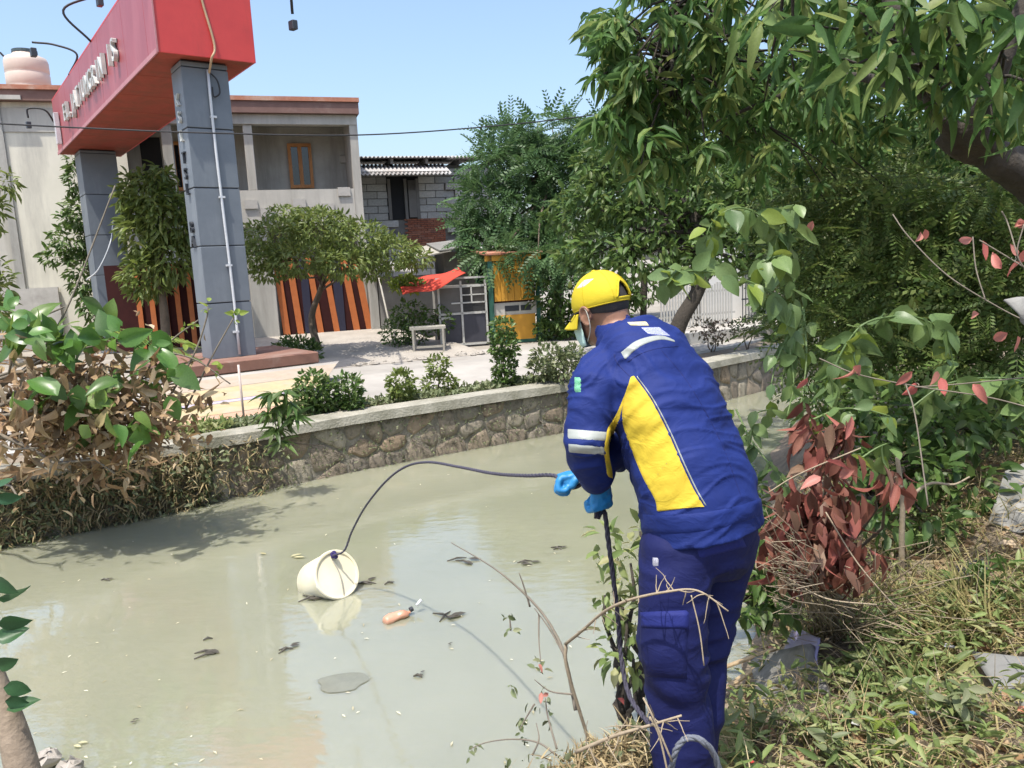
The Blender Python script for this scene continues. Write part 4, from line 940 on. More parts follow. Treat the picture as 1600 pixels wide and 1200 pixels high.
# spiky plant: long leaves in rosettes
b = G(437, 690, .6); sp = empty('long_leaf_plant', b, 'tall plant with long drooping leaves rooted in the canal wall coping', 'plant')
pp = []; dd = []
for (u, v) in ((425, 615), (445, 610), (435, 635), (455, 630), (420, 645), (447, 655), (432, 670), (462, 650), (440, 690)):
    c = At(u, v, b[1]-.1); k = 15; d = rng.normal(size=(k, 3)); d[:, 2] = d[:, 2]*.4-.25; pp.append(np.repeat(c[None], k, 0)); dd.append(d)
pp = np.concatenate(pp); dd = np.concatenate(dd); ll = rng.uniform(.14, .24, len(pp))
leaf_objs('leaf', leaf_variants('long_leaf', L_MID, .22, 5, .5), pp, dd, ll, sp)
twig_mass('stem', [b]*6, [At(u, v, b[1])-b for u, v in ((425, 615), (445, 610), (435, 635), (455, 630), (420, 645), (440, 690))], [.45]*6, .008, BARK, sp)
# low greenery on the strip and wall weeds
def along_wall(x0, x1, n, off0, off1, z0, z1):
    sv = rng.uniform(s_at(x0), s_at(x1), n); hh = rng.uniform(z0, z1, n); oo = rng.uniform(off0, off1, n)
    return np.array([wxyz(s, h, o) for s, h, o in zip(sv, hh, oo)])
q = along_wall(-3.0, 1.0, 2600, -.75, -.3, .62, .70); d = rng.normal(size=q.shape); d[:, 2] = abs(d[:, 2])
l = rng.uniform(.04, .10, len(q)); tag(scatter('strip_ground_cover', q, d, l, l*.5, LEAF, L_GREYG), 'low pale green ground cover between the shrubs on the canal edge', 'plants', kind='stuff')
q = along_wall(-6.2, -2.7, 5200, .0, .16, .0, .60); w = (q[:, 0] < -3.2) | (rng.random(len(q)) < .22); q = q[w]; d = rng.normal(size=q.shape)*.8; d[:, 2] -= .1; d[:, 1] -= .5
l = rng.uniform(.05, .15, len(q)); tag(scatter('wall_weeds', q, d, l, l*.09+.004, BLADE, L_STRAW, bend=.6), 'dry straw coloured weeds covering the left end of the canal wall', 'weeds', kind='stuff')
q = along_wall(-6.2, -2.5, 3300, .02, .2, -.02, .55); w = (q[:, 0] < -3.1) | (rng.random(len(q)) < .25); q = q[w]; d = rng.normal(size=q.shape); d[:, 1] -= .4
l = rng.uniform(.03, .09, len(q)); tag(scatter('wall_creeper', q, d, l, l*.45, LEAF, L_GREYG), 'dull green creeper leaves mixed with dry weeds on the left wall', 'creeper', kind='stuff')
q = along_wall(-2.9, 1.5, 1500, .02, .07, -.02, .56); d = rng.normal(size=q.shape); l = rng.uniform(.02, .06, len(q))
tag(scatter('wall_sprouts', q, d, l, l*.3, SMALL, L_GREYG), 'small green sprouts in the joints of the stone wall', 'weeds', kind='stuff')
q = along_wall(-4.4, -2.9, 900, -.8, -.25, .62, .72); d = rng.normal(size=q.shape); d[:, 2] = abs(d[:, 2]); l = rng.uniform(.06, .14, len(q))
tag(scatter('verge_weeds', q, d, l, l*.35, LEAF, L_WEED), 'leafy green weeds on the verge left of the thin pole', 'weeds', kind='stuff')

# ---------------------------------------------------------------- mango tree over the right bank
mt = np.array([3.3, 4.1, bank_z(3.3, 4.1)]); mango = empty('mango_tree', mt, 'big mango tree with long hanging leaves arching over the top right', 'tree')
mb = MB()
fork = P(1545, 245, 4.3); 
tp = spline([mt-[0, 0, .2], mt+[0, .1, .7], P(1640, 320, 4.4), fork], 6); mb.tube(tp, np.linspace(.15, .085, len(tp)), 12)
br1 = spline([P(1600, 255, 4.4), P(1520, 225, 4.3), P(1470, 185, 4.2), P(1440, 110, 4.2), P(1400, 20, 4.3), P(1330, -90, 4.6)], 6); mb.tube(br1, np.linspace(.062, .035, len(br1)), 10)
br2 = spline([P(1590, 250, 4.4), P(1530, 215, 4.2), P(1545, 150, 4.1), P(1580, 60, 4.0), P(1640, -60, 4.0)], 6); mb.tube(br2, np.linspace(.07, .045, len(br2)), 10)
br3 = spline([P(1700, 280, 4.6), P(1590, 252, 4.45), P(1500, 240, 4.3), P(1465, 215, 4.3)], 6); mb.tube(br3, np.linspace(.07, .035, len(br3)), 10)
tv_, tf_ = remesh(mb.v, mb.f, .018, 6); tn_ = vnormals(tv_, tf_); tv_ = tv_+tn_*(.012*vnoise(tv_*9, 61)+.006*vnoise(tv_*np.array([26, 26, 9]), 62))[:, None]; mobj('trunk', tv_, tf_, BARKD, mango, True); mb = MB()
# rosettes: (pixel, depth)
near_r = []
for u, v, d in [(1200, 20, 3.9), (1270, 40, 3.7), (1345, 20, 3.6), (1395, 90, 3.5), (1320, 110, 3.7), (1460, 30, 3.5), (1480, 75, 3.6), (1510, 90, 3.7), (1575, 95, 3.4), (1590, 40, 3.4), (1540, 25, 3.5), (1610, 130, 3.5), (1420, 60, 3.6), (1290, 85, 3.9), (1230, 80, 4.1), (1410, 5, 3.4), (1500, -5, 3.4), (1370, 55, 3.8), (1160, 30, 4.2), (1560, 140, 3.8), (1440, 120, 3.9), (1250, -10, 3.8), (1310, 0, 3.7), (1470, 160, 3.9), (1550, 185, 3.9), (1600, 190, 3.8), (1500, 130, 3.8)]:
    near_r.append(P(u, v, d))
farr = []
for u, v, s_, k, d0, d1 in [(950, 40, 30, 14, 5, 6.2), (985, 110, 36, 14, 5, 6.5), (970, 180, 30, 12, 5, 6.2), (1000, 230, 40, 14, 5, 6.5), (960, 75, 26, 8, 5, 6), (1010, -20, 60, 14, 4.6, 6.5), (1070, 60, 60, 18, 5, 7), (1080, 150, 60, 16, 5.2, 7.5), (1150, 110, 60, 16, 4.8, 7), (1180, 200, 60, 14, 5, 7.5), (1260, 150, 60, 14, 4.6, 7), (1350, 170, 60, 12, 4.6, 7), (1130, -30, 80, 16, 4.4, 7), (1300, -60, 120, 26, 4, 7), (1500, -80, 130, 30, 3.6, 6.5), (1430, 150, 60, 10, 5, 7), (1060, 230, 50, 12, 5.5, 7.5), (1600, 60, 70, 16, 4.6, 7), (1500, 60, 70, 10, 5, 7.5), (1380, 60, 80, 14, 5, 7.5), (1240, 40, 70, 14, 5, 7.5), (1120, 120, 120, 46, 6, 9), (1300, 150, 140, 46, 6, 9), (1480, 160, 130, 36, 6, 9), (1200, 220, 120, 36, 6.5, 9.5), (1400, 230, 120, 24, 6.5, 9), (1020, 160, 60, 26, 5.5, 8)]:
    for _ in range(int(k*1.35)):
        farr.append(P(u+rng.normal(0, s_*.62), v+rng.normal(0, s_*.62), rng.uniform(d0, d1)))
# crown above the frame that shades the bank
for _ in range(120): farr.append(np.array([rng.uniform(2.0, 6.4), rng.uniform(2.9, 8.0), rng.uniform(4.3, 6.2)]))
ends = [br1[len(br1)//2], br1[-1], br2[-1], br2[len(br2)//2], br3[-1], P(1240, -60, 4.6), P(1100, -20, 5.2), P(1050, 90, 5.8)]
mb.tube(spline([br1[-1], P(1240, -60, 4.8), P(1100, -20, 5.3), P(1050, 90, 5.8), P(1010, 180, 5.9)], 6), np.linspace(.04, .012, 25), 7)
mb.tube(spline([br1[len(br1)//2], P(1330, 120, 4.6), P(1220, 150, 5.2), P(1120, 190, 5.8)], 6), np.linspace(.035, .01, 19), 7)
for r_ in near_r+farr[::3]:
    e_ = min(ends, key=lambda q: np.linalg.norm(q-r_)); 
    if np.linalg.norm(e_-r_) < 2.2: limb(mb, e_, r_, .014, .005, .08, .1, 5, 4)
tag(mb.obj('twigs', BARKD, mango, True), kind='stuff')
def rosette(cs, k0, k1, droop):
    pp, dd = [], []
    for c in cs:
        k = rng.integers(k0, k1); d = rng.normal(size=(k, 3)); d[:, 2] = d[:, 2]*.45-droop; pp.append(np.repeat(c[None], k, 0)+rng.normal(0, .025, (k, 3))); dd.append(d)
    return np.concatenate(pp), np.concatenate(dd)
pp, dd = rosette(near_r, 9, 13, .85); leaf_objs('leaf', leaf_variants('mango_leaf', L_MANGO, .24, 7, .35, .5, 6), pp, dd, rng.uniform(.15, .25, len(pp)), mango)
pp, dd = rosette(farr, 11, 17, .75); l = rng.uniform(.10, .225, len(pp))
tag(scatter('crown', pp, dd, l, l*.25, LEAF, L_MANGO, mango, bend=.4), kind='stuff')

def Bk(u, v, h=0.):
    """where the line of sight of a photo pixel meets the near bank, lifted by h"""
    q = ray(u, v); t = np.linspace(.8, 9, 700); X = CAM+q*t[:, None]; hit = X[:, 2] < bank_z(X[:, 0], X[:, 1])+h; i = int(np.argmax(hit)) if hit.any() else 300
    return X[i]
# ferny bushes on the right bank, each a thing
def fern_bush(label, base, clumps, per, mat=L_FERN, L=.36, name='ferny_bush', tm=FROND_S, rt=.62):
    e = empty(name, base, label, 'bush', 'ferny bushes on the right bank'); mb = MB()
    for c, r in clumps: limb(mb, base, c, .025, .006, .05, .12, 6, 5)
    mb.obj('stem', BARKD, e, True); tag(crown('foliage', clumps, per, L, rt, tm, mat, e, .35, .45, .35, .6), kind='stuff'); return e
def bz(x, y): return np.array([x, y, float(bank_z(np.array([x]), np.array([y]))[0])])
fern_bush('feathery green bush hanging over the water beside the vine', bz(3.6, 7.6), [pc(1280, 300, 50, 26, 7.4, .5), pc(1330, 340, 60, 26, 7.2, .5), pc(1290, 390, 60, 26, 7, .5), pc(1260, 440, 44, 24, 7, .5), pc(1330, 440, 56, 26, 6.8, .5), pc(1270, 500, 46, 24, 6.8, .5), pc(1340, 280, 50, 24, 7.4, .5), pc(1300, 560, 60, 34, 6.6, .5)], 300)
fern_bush('feathery bush right of the first, under the dark mango limb', bz(4.0, 6.0), [pc(1400, 300, 60, 28, 6.4, .5), pc(1470, 310, 60, 28, 6.2, .5), pc(1400, 370, 60, 28, 6.2, .5), pc(1460, 400, 60, 30, 6, .5), pc(1390, 440, 56, 28, 6, .5), pc(1440, 480, 60, 30, 5.8, .5), pc(1370, 520, 60, 30, 5.8, .5), pc(1440, 560, 60, 34, 5.6, .5)], 300)
fern_bush('feathery bush reaching the right picture edge below the mango limb', bz(4.6, 5.4), [pc(1540, 310, 60, 30, 5.8, .5), pc(1600, 330, 50, 36, 5.6, .5), pc(1530, 390, 60, 34, 5.6, .5), pc(1600, 420, 60, 44, 5.4, .5), pc(1530, 470, 60, 34, 5.4, .5), pc(1590, 520, 60, 44, 5.2, .5), pc(1520, 560, 60, 40, 5.2, .5)], 300)
fern_bush('dark leafy bush on the bank behind the dead red brown shrub', bz(2.35, 4.9), [pc(1400, 640, 70, 40, 4.6, .4), pc(1480, 660, 70, 44, 4.5, .4), pc(1560, 640, 70, 44, 4.5, .4), pc(1420, 720, 60, 40, 4.3, .4), pc(1500, 740, 60, 40, 4.2, .4), pc(1370, 790, 40, 44, 4.0, .3), pc(1300, 640, 60, 40, 5, .4), pc(1440, 800, 44, 30, 4, .3), pc(1340, 700, 40, 50, 4.6, .3)], 620, L_DARK, .10, 'dark_bush', LEAF, .45)
fern_bush('dark green weeds on the bank edge right of the worker legs', Bk(1188, 985), [pc(1190, 900, 44, 44, 3.5, .2), pc(1155, 940, 34, 36, 3.5, .2), pc(1205, 945, 28, 26, 3.5, .2), pc(1200, 840, 30, 40, 3.8, .2), pc(1170, 780, 18, 50, 4.2, .2)], 900, L_DARK, .085, 'dark_bush', LEAF, .45)
fern_bush('pale green leafy weeds left of the worker legs above the water', bz(.45, 3.05), [pc(950, 850, 26, 30, 3.4, .15), pc(985, 880, 26, 40, 3.3, .15), pc(945, 930, 28, 24, 3.2, .15), pc(980, 960, 26, 36, 3.1, .15), pc(955, 1010, 30, 24, 3, .15), pc(990, 1030, 20, 30, 3, .15), pc(1000, 830, 12, 20, 3.4, .1)], 620, L_WEED, .085, 'leafy_weed', LEAF, .42)

# vines with big pointed leaves, leaf by leaf
VL = leaf_variants('vine_leaf', L_VINE, .62, 6, .35, .35, 5); VY = leaf_variants('vine_leaf_young', L_YOUNG, .6, 3, .35, .35, 5)
def vine(label, paths, n, L0, L1, name='leafy_vine', young=.18, hang=.8):
    b = P(*paths[0][0]); e = empty(name, b, label, 'vine', 'broad leaved vines on the right bank'); mb = MB(); pp = []
    for pth in paths:
        c = spline([P(*q) for q in pth], 8); MB().tube(c, np.linspace(.006, .003, len(c)), 5).obj('stem', L_VINE, e, True); k = max(2, int(n*len(c)/8/sum(len(q)-1 for q in paths)))
        pp.append(c[rng.integers(0, len(c), k)])
    pp = np.concatenate(pp)+rng.normal(0, .015, (sum(map(len, pp)), 3))
    d = rng.normal(0, .55, pp.shape); d[:, 2] -= hang; y = rng.random(len(pp)) < young; l = rng.uniform(L0, L1, len(pp))
    leaf_objs('leaf', VL, pp[~y], d[~y], l[~y], e, .8, (0, -1, .6)); leaf_objs('leaf', VY, pp[y], d[y], l[y], e, .8, (0, -1, .6))
vine('arching vine with broad pale leaves reaching left toward the cap', [[(1240, 500, 3.7), (1215, 465, 3.65), (1170, 440, 3.6), (1110, 425, 3.6), (1060, 425, 3.6), (1045, 440, 3.6)], [(1240, 470, 3.7), (1235, 400, 3.7), (1190, 340, 3.65), (1150, 325, 3.6), (1115, 345, 3.6), (1100, 380, 3.6)], [(1236, 420, 3.7), (1220, 400, 3.6), (1190, 410, 3.6)], [(1235, 390, 3.7), (1225, 330, 3.65), (1240, 320, 3.6)]], 96, .08, .155)
vine('hanging vine of round leaves trailing straight down by the dark bank', [[(1245, 470, 3.8), (1235, 540, 3.75), (1240, 600, 3.7), (1230, 650, 3.6)], [(1245, 500, 3.8), (1215, 560, 3.75), (1205, 600, 3.7)], [(1255, 480, 3.9), (1260, 560, 3.8), (1250, 640, 3.7)]], 44, .07, .11, young=.05)
vine('arching vine with pale drooping leaves in the middle of the right bank', [[(1290, 620, 3.5), (1310, 560, 3.5), (1345, 510, 3.5), (1390, 495, 3.5), (1430, 495, 3.5), (1475, 520, 3.5), (1490, 570, 3.5), (1500, 610, 3.5)], [(1340, 520, 3.5), (1335, 560, 3.5), (1350, 590, 3.5)], [(1420, 640, 3.4), (1480, 600, 3.4), (1560, 590, 3.4), (1610, 600, 3.4)], [(1560, 590, 3.4), (1580, 610, 3.4), (1600, 640, 3.4)]], 96, .08, .15)
vine('low vine with pale leaves just above the dead red brown shrub', [[(1260, 660, 3.4), (1310, 640, 3.4), (1350, 640, 3.3), (1390, 650, 3.3)], [(1340, 720, 3.2), (1370, 700, 3.2), (1395, 690, 3.2)], [(1170, 700, 4), (1180, 650, 4), (1200, 640, 4)], [(1150, 640, 4.4), (1175, 690, 4.2), (1215, 740, 4.0), (1240, 770, 3.9)]], 48, .07, .11)

# dead red-brown shrub
rb = Bk(1295, 950); rs = empty('dead_shrub', rb, 'dead shrub with hanging red brown leaves right of the worker', 'shrub')
mb = MB(); pp = []
for u, v, s_, k, d in [(1290, 690, 34, 60, 3.0), (1260, 660, 18, 16, 3.05), (1320, 665, 16, 18, 2.95), (1255, 780, 34, 50, 2.9), (1310, 790, 34, 46, 2.85), (1250, 860, 38, 90, 2.85), (1320, 870, 34, 90, 2.8), (1280, 820, 40, 80, 2.85), (1290, 740, 30, 24, 2.9), (1225, 790, 14, 12, 2.9), (1400, 745, 20, 16, 2.8), (1215, 830, 16, 10, 2.9)]:
    d += .32; c = P(u, v, d); limb(mb, rb, c, .010, .004, .05, .1, 6, 5)
    for _ in range(k): pp.append(P(u+rng.normal(0, s_*.6), v+rng.normal(0, s_*.6), d+rng.normal(0, .09)))
limb(mb, rb, P(1410, 760, 3.1), .012, .005, .05, .1, 6, 5)
mb.obj('stem', BARK, rs, True); pp = np.array(pp); d = rng.normal(0, .35, pp.shape); d[:, 2] -= 1.0
k = len(pp); pp = pp[rng.permutation(k)]; print('red leaves', k)
RV = leaf_variants('dead_leaf', L_RED, .34, 9, .9, 1.1, 6, .12); PV = leaf_variants('dead_leaf_pink', L_PINKD, .45, 4, .5, .6, 5)
leaf_objs('leaf', RV, pp[:290], d[:290], rng.uniform(.07, .135, 290), rs, .9, (0, -1, .3))
if k > 290:
    l = rng.uniform(.07, .13, k-290); tag(scatter('leaf_mass', pp[290:], d[290:], l, l*.42, LEAF, L_RED, rs, .9, (0, -1, .3)), kind='stuff')
pq = np.array([P(u, v, d_) for u, v, d_ in [(1335, 575, 3.3), (1425, 580, 3.3), (1465, 580, 3.3), (1432, 600, 3.3), (1520, 600, 3.2), (1262, 590, 3.4), (1445, 358, 3.5), (1440, 365, 3.5), (1520, 372, 3.4), (1535, 376, 3.4), (1585, 350, 3.3), (1600, 345, 3.3), (1565, 420, 3.3), (1590, 400, 3.3), (1600, 390, 3.3), (1270, 345, 3.6), (1530, 490, 3.3), (1590, 525, 3.2), (1575, 520, 3.2), (1290, 720, 2.85), (1335, 735, 2.8), (1330, 650, 2.9), (1282, 745, 2.8), (1360, 735, 2.8), (1345, 570, 3.3), (1470, 590, 3.3), (1595, 410, 3.3)]])
dp = empty('dead_leaf_twigs', bz(2.3, 3.4), 'bare dead twigs with scattered pink red dry leaves across the right bank', 'twigs'); dv = rng.normal(0, .5, pq.shape); dv[:, 2] -= .6
leaf_objs('leaf', PV, pq, dv, rng.uniform(.06, .10, len(pq)), dp, .8, (0, -1, .3))
for q in ([(1620, 510, 3.2), (1560, 480, 3.3), (1480, 430, 3.4), (1420, 370, 3.5), (1395, 335, 3.6)], [(1540, 470, 3.3), (1525, 420, 3.35), (1520, 370, 3.4)], [(1620, 430, 3.2), (1580, 405, 3.3), (1530, 375, 3.35)], [(1620, 640, 3.1), (1540, 620, 3.2), (1440, 605, 3.3), (1340, 585, 3.35), (1280, 560, 3.4)], [(1600, 590, 3.2), (1500, 600, 3.3), (1430, 605, 3.3)], [(1590, 400, 3.2), (1575, 350, 3.3), (1565, 330, 3.3)], [(1620, 440, 3.2), (1590, 400, 3.2), (1600, 350, 3.2)], [(1450, 790, 2.9), (1430, 650, 3.1), (1415, 600, 3.3)]):
    MB().tube(spline([P(*x) for x in q], 7), .003, 5).obj('twig', TWIGD, dp, True)
# ================================================================ WORKER
fcv = nrm([-.77, .64, 0]); srv = np.array([.64, .77, 0])       # facing, his right-hand side
BLUE = cloth('jacket_blue', (.0075, .022, .142), (.006, .017, .112)); NAVYC = cloth('trouser_navy', (.006, .010, .075), (.005, .008, .058))
YELC = cloth('jacket_yellow', (.56, .42, .035), (.50, .36, .03)); REFL = surf('reflective_band', (.34, .36, .33), (.28, .30, .275), 30, .35, .1, bscale=300, dist=.001)
CAPM = cloth('cap_yellow', (.56, .44, .022), (.51, .40, .02), crease=.08); SKIN = surf('skin', (.30, .155, .095), (.25, .125, .075), 14, .5, .1, bscale=120, dist=.002)
SKIN.node_tree.nodes['Principled BSDF'].inputs['Subsurface Weight'].default_value = .12; SKIN.node_tree.nodes['Principled BSDF'].inputs['Subsurface Radius'].default_value = (.012, .005, .003)
GLOVE = surf('glove_blue', (.025, .24, .52), (.018, .18, .44), 14, .5, .25, bscale=60, dist=.004, spec=.5); HAIR = surf('hair_dark', (.035, .03, .028), (.02, .018, .017), 40, .8, .5, bscale=250, dist=.003)
gy = float(bank_z(np.array([.46]), np.array([2.25]))[0])
person = None
# joints (photo pixel, depth)
spine = [(1103, 832, 2.40), (1098, 800, 2.40), (1085, 755, 2.42), (1068, 705, 2.45), (1048, 650, 2.48), (1025, 600, 2.52), (1000, 560, 2.55), (978, 533, 2.575), (972, 527, 2.59)]
sa = [.215, .222, .222, .222, .222, .220, .205, .150, .085]; sb = [.165, .170, .168, .165, .163, .158, .145, .115, .08]
SP = np.array([P(*q) for q in spine])
neckb = P(962, 528, 2.585); headc = P(941, 484, 2.655)
ARM_N = [(958, 566, 2.52), (940, 582, 2.47), (930, 605, 2.43), (922, 650, 2.40), (917, 690, 2.385), (921, 715, 2.43), (931, 738, 2.49), (938, 752, 2.52)]
RAD_N = [.070, .082, .086, .074, .068, .064, .056, .048]
AN = np.array([P(*q) for q in ARM_N])
shF = SP[7]+srv*.17-[0, 0, .03]; wrF = P(915, 741, 2.60); elF = (shF+wrF)/2+np.array([.06, .10, -.14])
AF = spline([shF, (shF+elF)/2+[0, .02, 0], elF, (elF+wrF)/2, wrF], 3); RF = np.linspace(.085, .046, len(AF))
hip = P(1095, 845, 2.43)
LEG_N = [(1072, 830, 2.36), (1060, 862, 2.34), (1053, 930, 2.33), (1051, 1000, 2.33), (1058, 1060, 2.34), (1066, 1120, 2.36), (1068, 1190, 2.38)]; RLN = [.12, .117, .106, .102, .094, .090, .089]
LEG_F = [(1130, 825, 2.52), (1122, 862, 2.52), (1106, 930, 2.50), (1093, 1000, 2.49), (1089, 1060, 2.48), (1085, 1120, 2.47), (1080, 1190, 2.46)]; RLF = [.115, .112, .100, .092, .085, .082, .080]
LN = [P(*q) for q in LEG_N]; LF = [P(*q) for q in LEG_F]
anN = np.array([LN[-1][0], LN[-1][1], gy+.10]); anF = np.array([LF[-1][0], LF[-1][1], gy+.10]); LN.append(anN); LF.append(anF); RLN.append(.08); RLF.append(.075); LN = np.array(LN); LF = np.array(LF)
# head frame: x forward, y left, z up
hf = nrm(np.array([-.66, .72, -.27])); hl = nrm(np.cross([0, 0, 1], hf)+np.array([0, 0, -.02])); hu = np.cross(hf, hl); HM = np.stack([hf, hl, hu], 1)
def H(x, y, z): return headc+HM@np.array([x, y, z])
# --- body: one continuous skin
body = MB()
body.ellipsoid(H(-.004, 0, .022), (.097, .075, .098), HM, 24, 16); body.ellipsoid(H(.030, 0, -.055), (.064, .054, .066), HM, 20, 12); body.ellipsoid(H(.062, 0, -.088), (.032, .030, .026), HM, 14, 8)
body.ellipsoid(H(.098, 0, -.028), (.02, .013, .026), HM, 12, 8); body.ellipsoid(H(.074, 0, .018), (.028, .052, .014), HM, 14, 8)
for s_ in (-1, 1): body.ellipsoid(H(.070, s_*.032, -.030), (.022, .020, .020), HM, 12, 8)
for s_ in (-1, 1):                                     # ears: rim, lobe, hollow
    rim = [H(.018+.021*math.cos(t)-.012, s_*(.078+.014*(math.sin(t)*.2+.6)), -.012+.031*math.sin(t)) for t in np.linspace(-1.9, 2.9, 16)]
    body.tube(spline(rim, 2), .0055, 8); body.ellipsoid(H(.006, s_*.078, -.014), (.019, .008, .026), HM, 14, 8); body.ellipsoid(H(.010, s_*.080, -.042), (.009, .007, .010), HM, 10, 6)
body.loft([H(-.030, 0, -.02), H(-.034, 0, -.07), (H(-.04, 0, -.1)+neckb)/2, neckb-hu*.03], [.058, .056, .058, .066], [.066, .060, .062, .07], srv, 20)
body.loft(SP[:-1], np.array(sa[:-1])-.035, np.array(sb[:-1])-.03, srv); body.ellipsoid(hip, (.11, .10, .11), np.eye(3))
body.loft(AN, np.array(RAD_N)-.02, np.array(RAD_N)-.02, hf, 14); body.loft(AF, RF-.02, RF-.02, hf, 14)
body.loft(LN, np.array(RLN)-.025, np.array(RLN)-.025, srv, 16); body.loft(LF, np.array(RLF)-.025, np.array(RLF)-.025, srv, 16)
def hand(mb, w, d, n, s, curl, g=0.):
    d = nrm(d); n = nrm(n-(n@d)*d); s = np.cross(n, d)*np.sign(s); mb.loft([w-d*.04, w, w+d*.035, w+d*.075, w+d*.095], np.array([.027, .028, .038, .042, .036])+g, np.array([.024, .022, .019, .018, .014])+g, s, 14)
    for i, ln in enumerate((.92, 1.05, 1.0, .8)):
        p = w+d*.088+s*(-.031+.0205*i); a = 0; pts = [p-d*.02, p]
        for l, c in ((.040, curl*.8), (.027, curl*1.1), (.021, curl*.8)):
            a += c; p = p+(d*math.cos(a)+n*math.sin(a))*l*ln; pts.append(p)
        mb.tube(spline(pts, 3), np.linspace(.0105, .008, 3*(len(pts)-1)+1)+g, 9)
    t0 = w+d*.028-s*.030; pts = [t0+s*.012, t0-s*.003+n*.016+d*.012, t0+s*.002+n*.030+d*.030, t0+s*.014+n*.038+d*.046]; mb.tube([w+d*.086+n*.022-s*.03, w+d*.086+n*.022+s*.03], .017+g, 10)
    mb.tube(spline(pts, 4), np.linspace(.0135, .0085, 13)+g, 9)
hN = (AN[-1], nrm(np.array([.02, .06, -.9])), nrm(fcv+np.array([.3, .2, 0])), 1); hF = (AF[-1], nrm(np.array([-.97, -.05, -.12])), nrm(np.array([0, -.35, -1])), 1)
for h_ in (hN, hF): hand(body, *h_, 1.45, -.003)
V, F = remesh(body.v, body.f, .005, 5)
person = mobj('person', V, F, SKIN, None, True, origin=np.array([(anN[0]+anF[0])/2, (anN[1]+anF[1])/2, gy]))
tag(person, 'worker in blue and yellow jacket and yellow cap bending to pull the rope', 'person')
# --- jacket
jk = MB(); jk.loft(SP, np.array(sa)+.0, np.array(sb)+.0, srv, 32)
jk.loft(AN[:-1].tolist()+[AN[-1]-(AN[-1]-AN[-2])*.1], RAD_N, RAD_N, hf, 20); jk.loft(AF, RF, RF, hf, 18)
for pt, r_ in ((SP[7]-srv*.13-[0, 0, .055], .072), (SP[7]+srv*.13-[0, 0, .05], .075)): jk.ellipsoid(pt, (r_, r_, r_*.85))
jk.loft([SP[7], neckb-[.0, 0, .01], P(961, 511, 2.60)], [.10, .080, .072], [.095, .076, .068], srv, 22)
V, F = remesh(jk.v, jk.f, .0065, 6)
Nn = vnormals(V, F)
ax = nrm(SP[-1]-SP[0]); along = (V-SP[0])@ax
big = vnoise(V*np.array([9, 9, 14])+along[:, None]*4, 21); f1 = vnoise(np.stack([along*26+3*vnoise(V*6, 5), (V@srv)*5, (V@fcv)*5], 1), 22); f2 = vnoise(np.stack([along*48+2*vnoise(V*9, 6), (V@srv)*10, (V@fcv)*10], 1), 23)
arm = smooth(.13, .09, np.min(np.linalg.norm(V[:, None]-AN[None], axis=2), 1)) if len(V) < 60000 else 0
dg_ = V@nrm([.5, .3, .8]); f3 = vnoise(np.stack([dg_*20+4*vnoise(V*5, 7), (V@srv)*6, along*6], 1), 24); msk = smooth(-.25, .5, vnoise(V*4.2, 25))
dsp = .010*big+.013*msk*(np.maximum(0, 1-np.abs(f3)*3.2)-.25)+.006*(1-msk)*(np.maximum(0, 1-np.abs(f1)*3)-.25)+.002*f2
V = V+Nn*np.clip(dsp, -.012, .012)[:, None]
jacket = mobj('jacket', V, F, BLUE, person, True); tag(jacket, 'blue work jacket with yellow side panels and reflective bands')
bv = BVHTree.FromPolygons([tuple(v) for v in V], F)
# --- trousers
tr = MB(); tr.loft(LN, RLN, RLN, srv, 22); tr.loft(LF, RLF, RLF, srv, 22)
tr.loft([P(1098, 790, 2.41), P(1100, 830, 2.42), P(1096, 862, 2.43), P(1090, 892, 2.43)], [.19, .20, .20, .16], [.15, .155, .15, .12], srv, 26)
V, F = remesh(tr.v, tr.f, .008, 6); Nn = vnormals(V, F)
kz = P(1055, 1065, 2.35)[2]; w = 1+1.2*np.exp(-((V[:, 2]-kz)/.12)**2)+1.2*np.exp(-((V[:, 2]-gy-.15)/.12)**2)
f1 = vnoise(np.stack([V[:, 0]*5, V[:, 1]*5, V[:, 2]*17+2*vnoise(V*5, 31)], 1), 32); f2 = vnoise(V*np.array([12, 12, 7]), 33)
V = V+Nn*np.clip((.0065*(1-np.abs(f1)*2)+.005*f2)*w, -.014, .014)[:, None]
V[:, 2] = np.maximum(V[:, 2], gy+.03)
trs = mobj('trousers', V, F, NAVYC, person, True); tag(trs, 'dark navy work trousers with cargo pockets')
bvt = BVHTree.FromPolygons([tuple(v) for v in V], F)
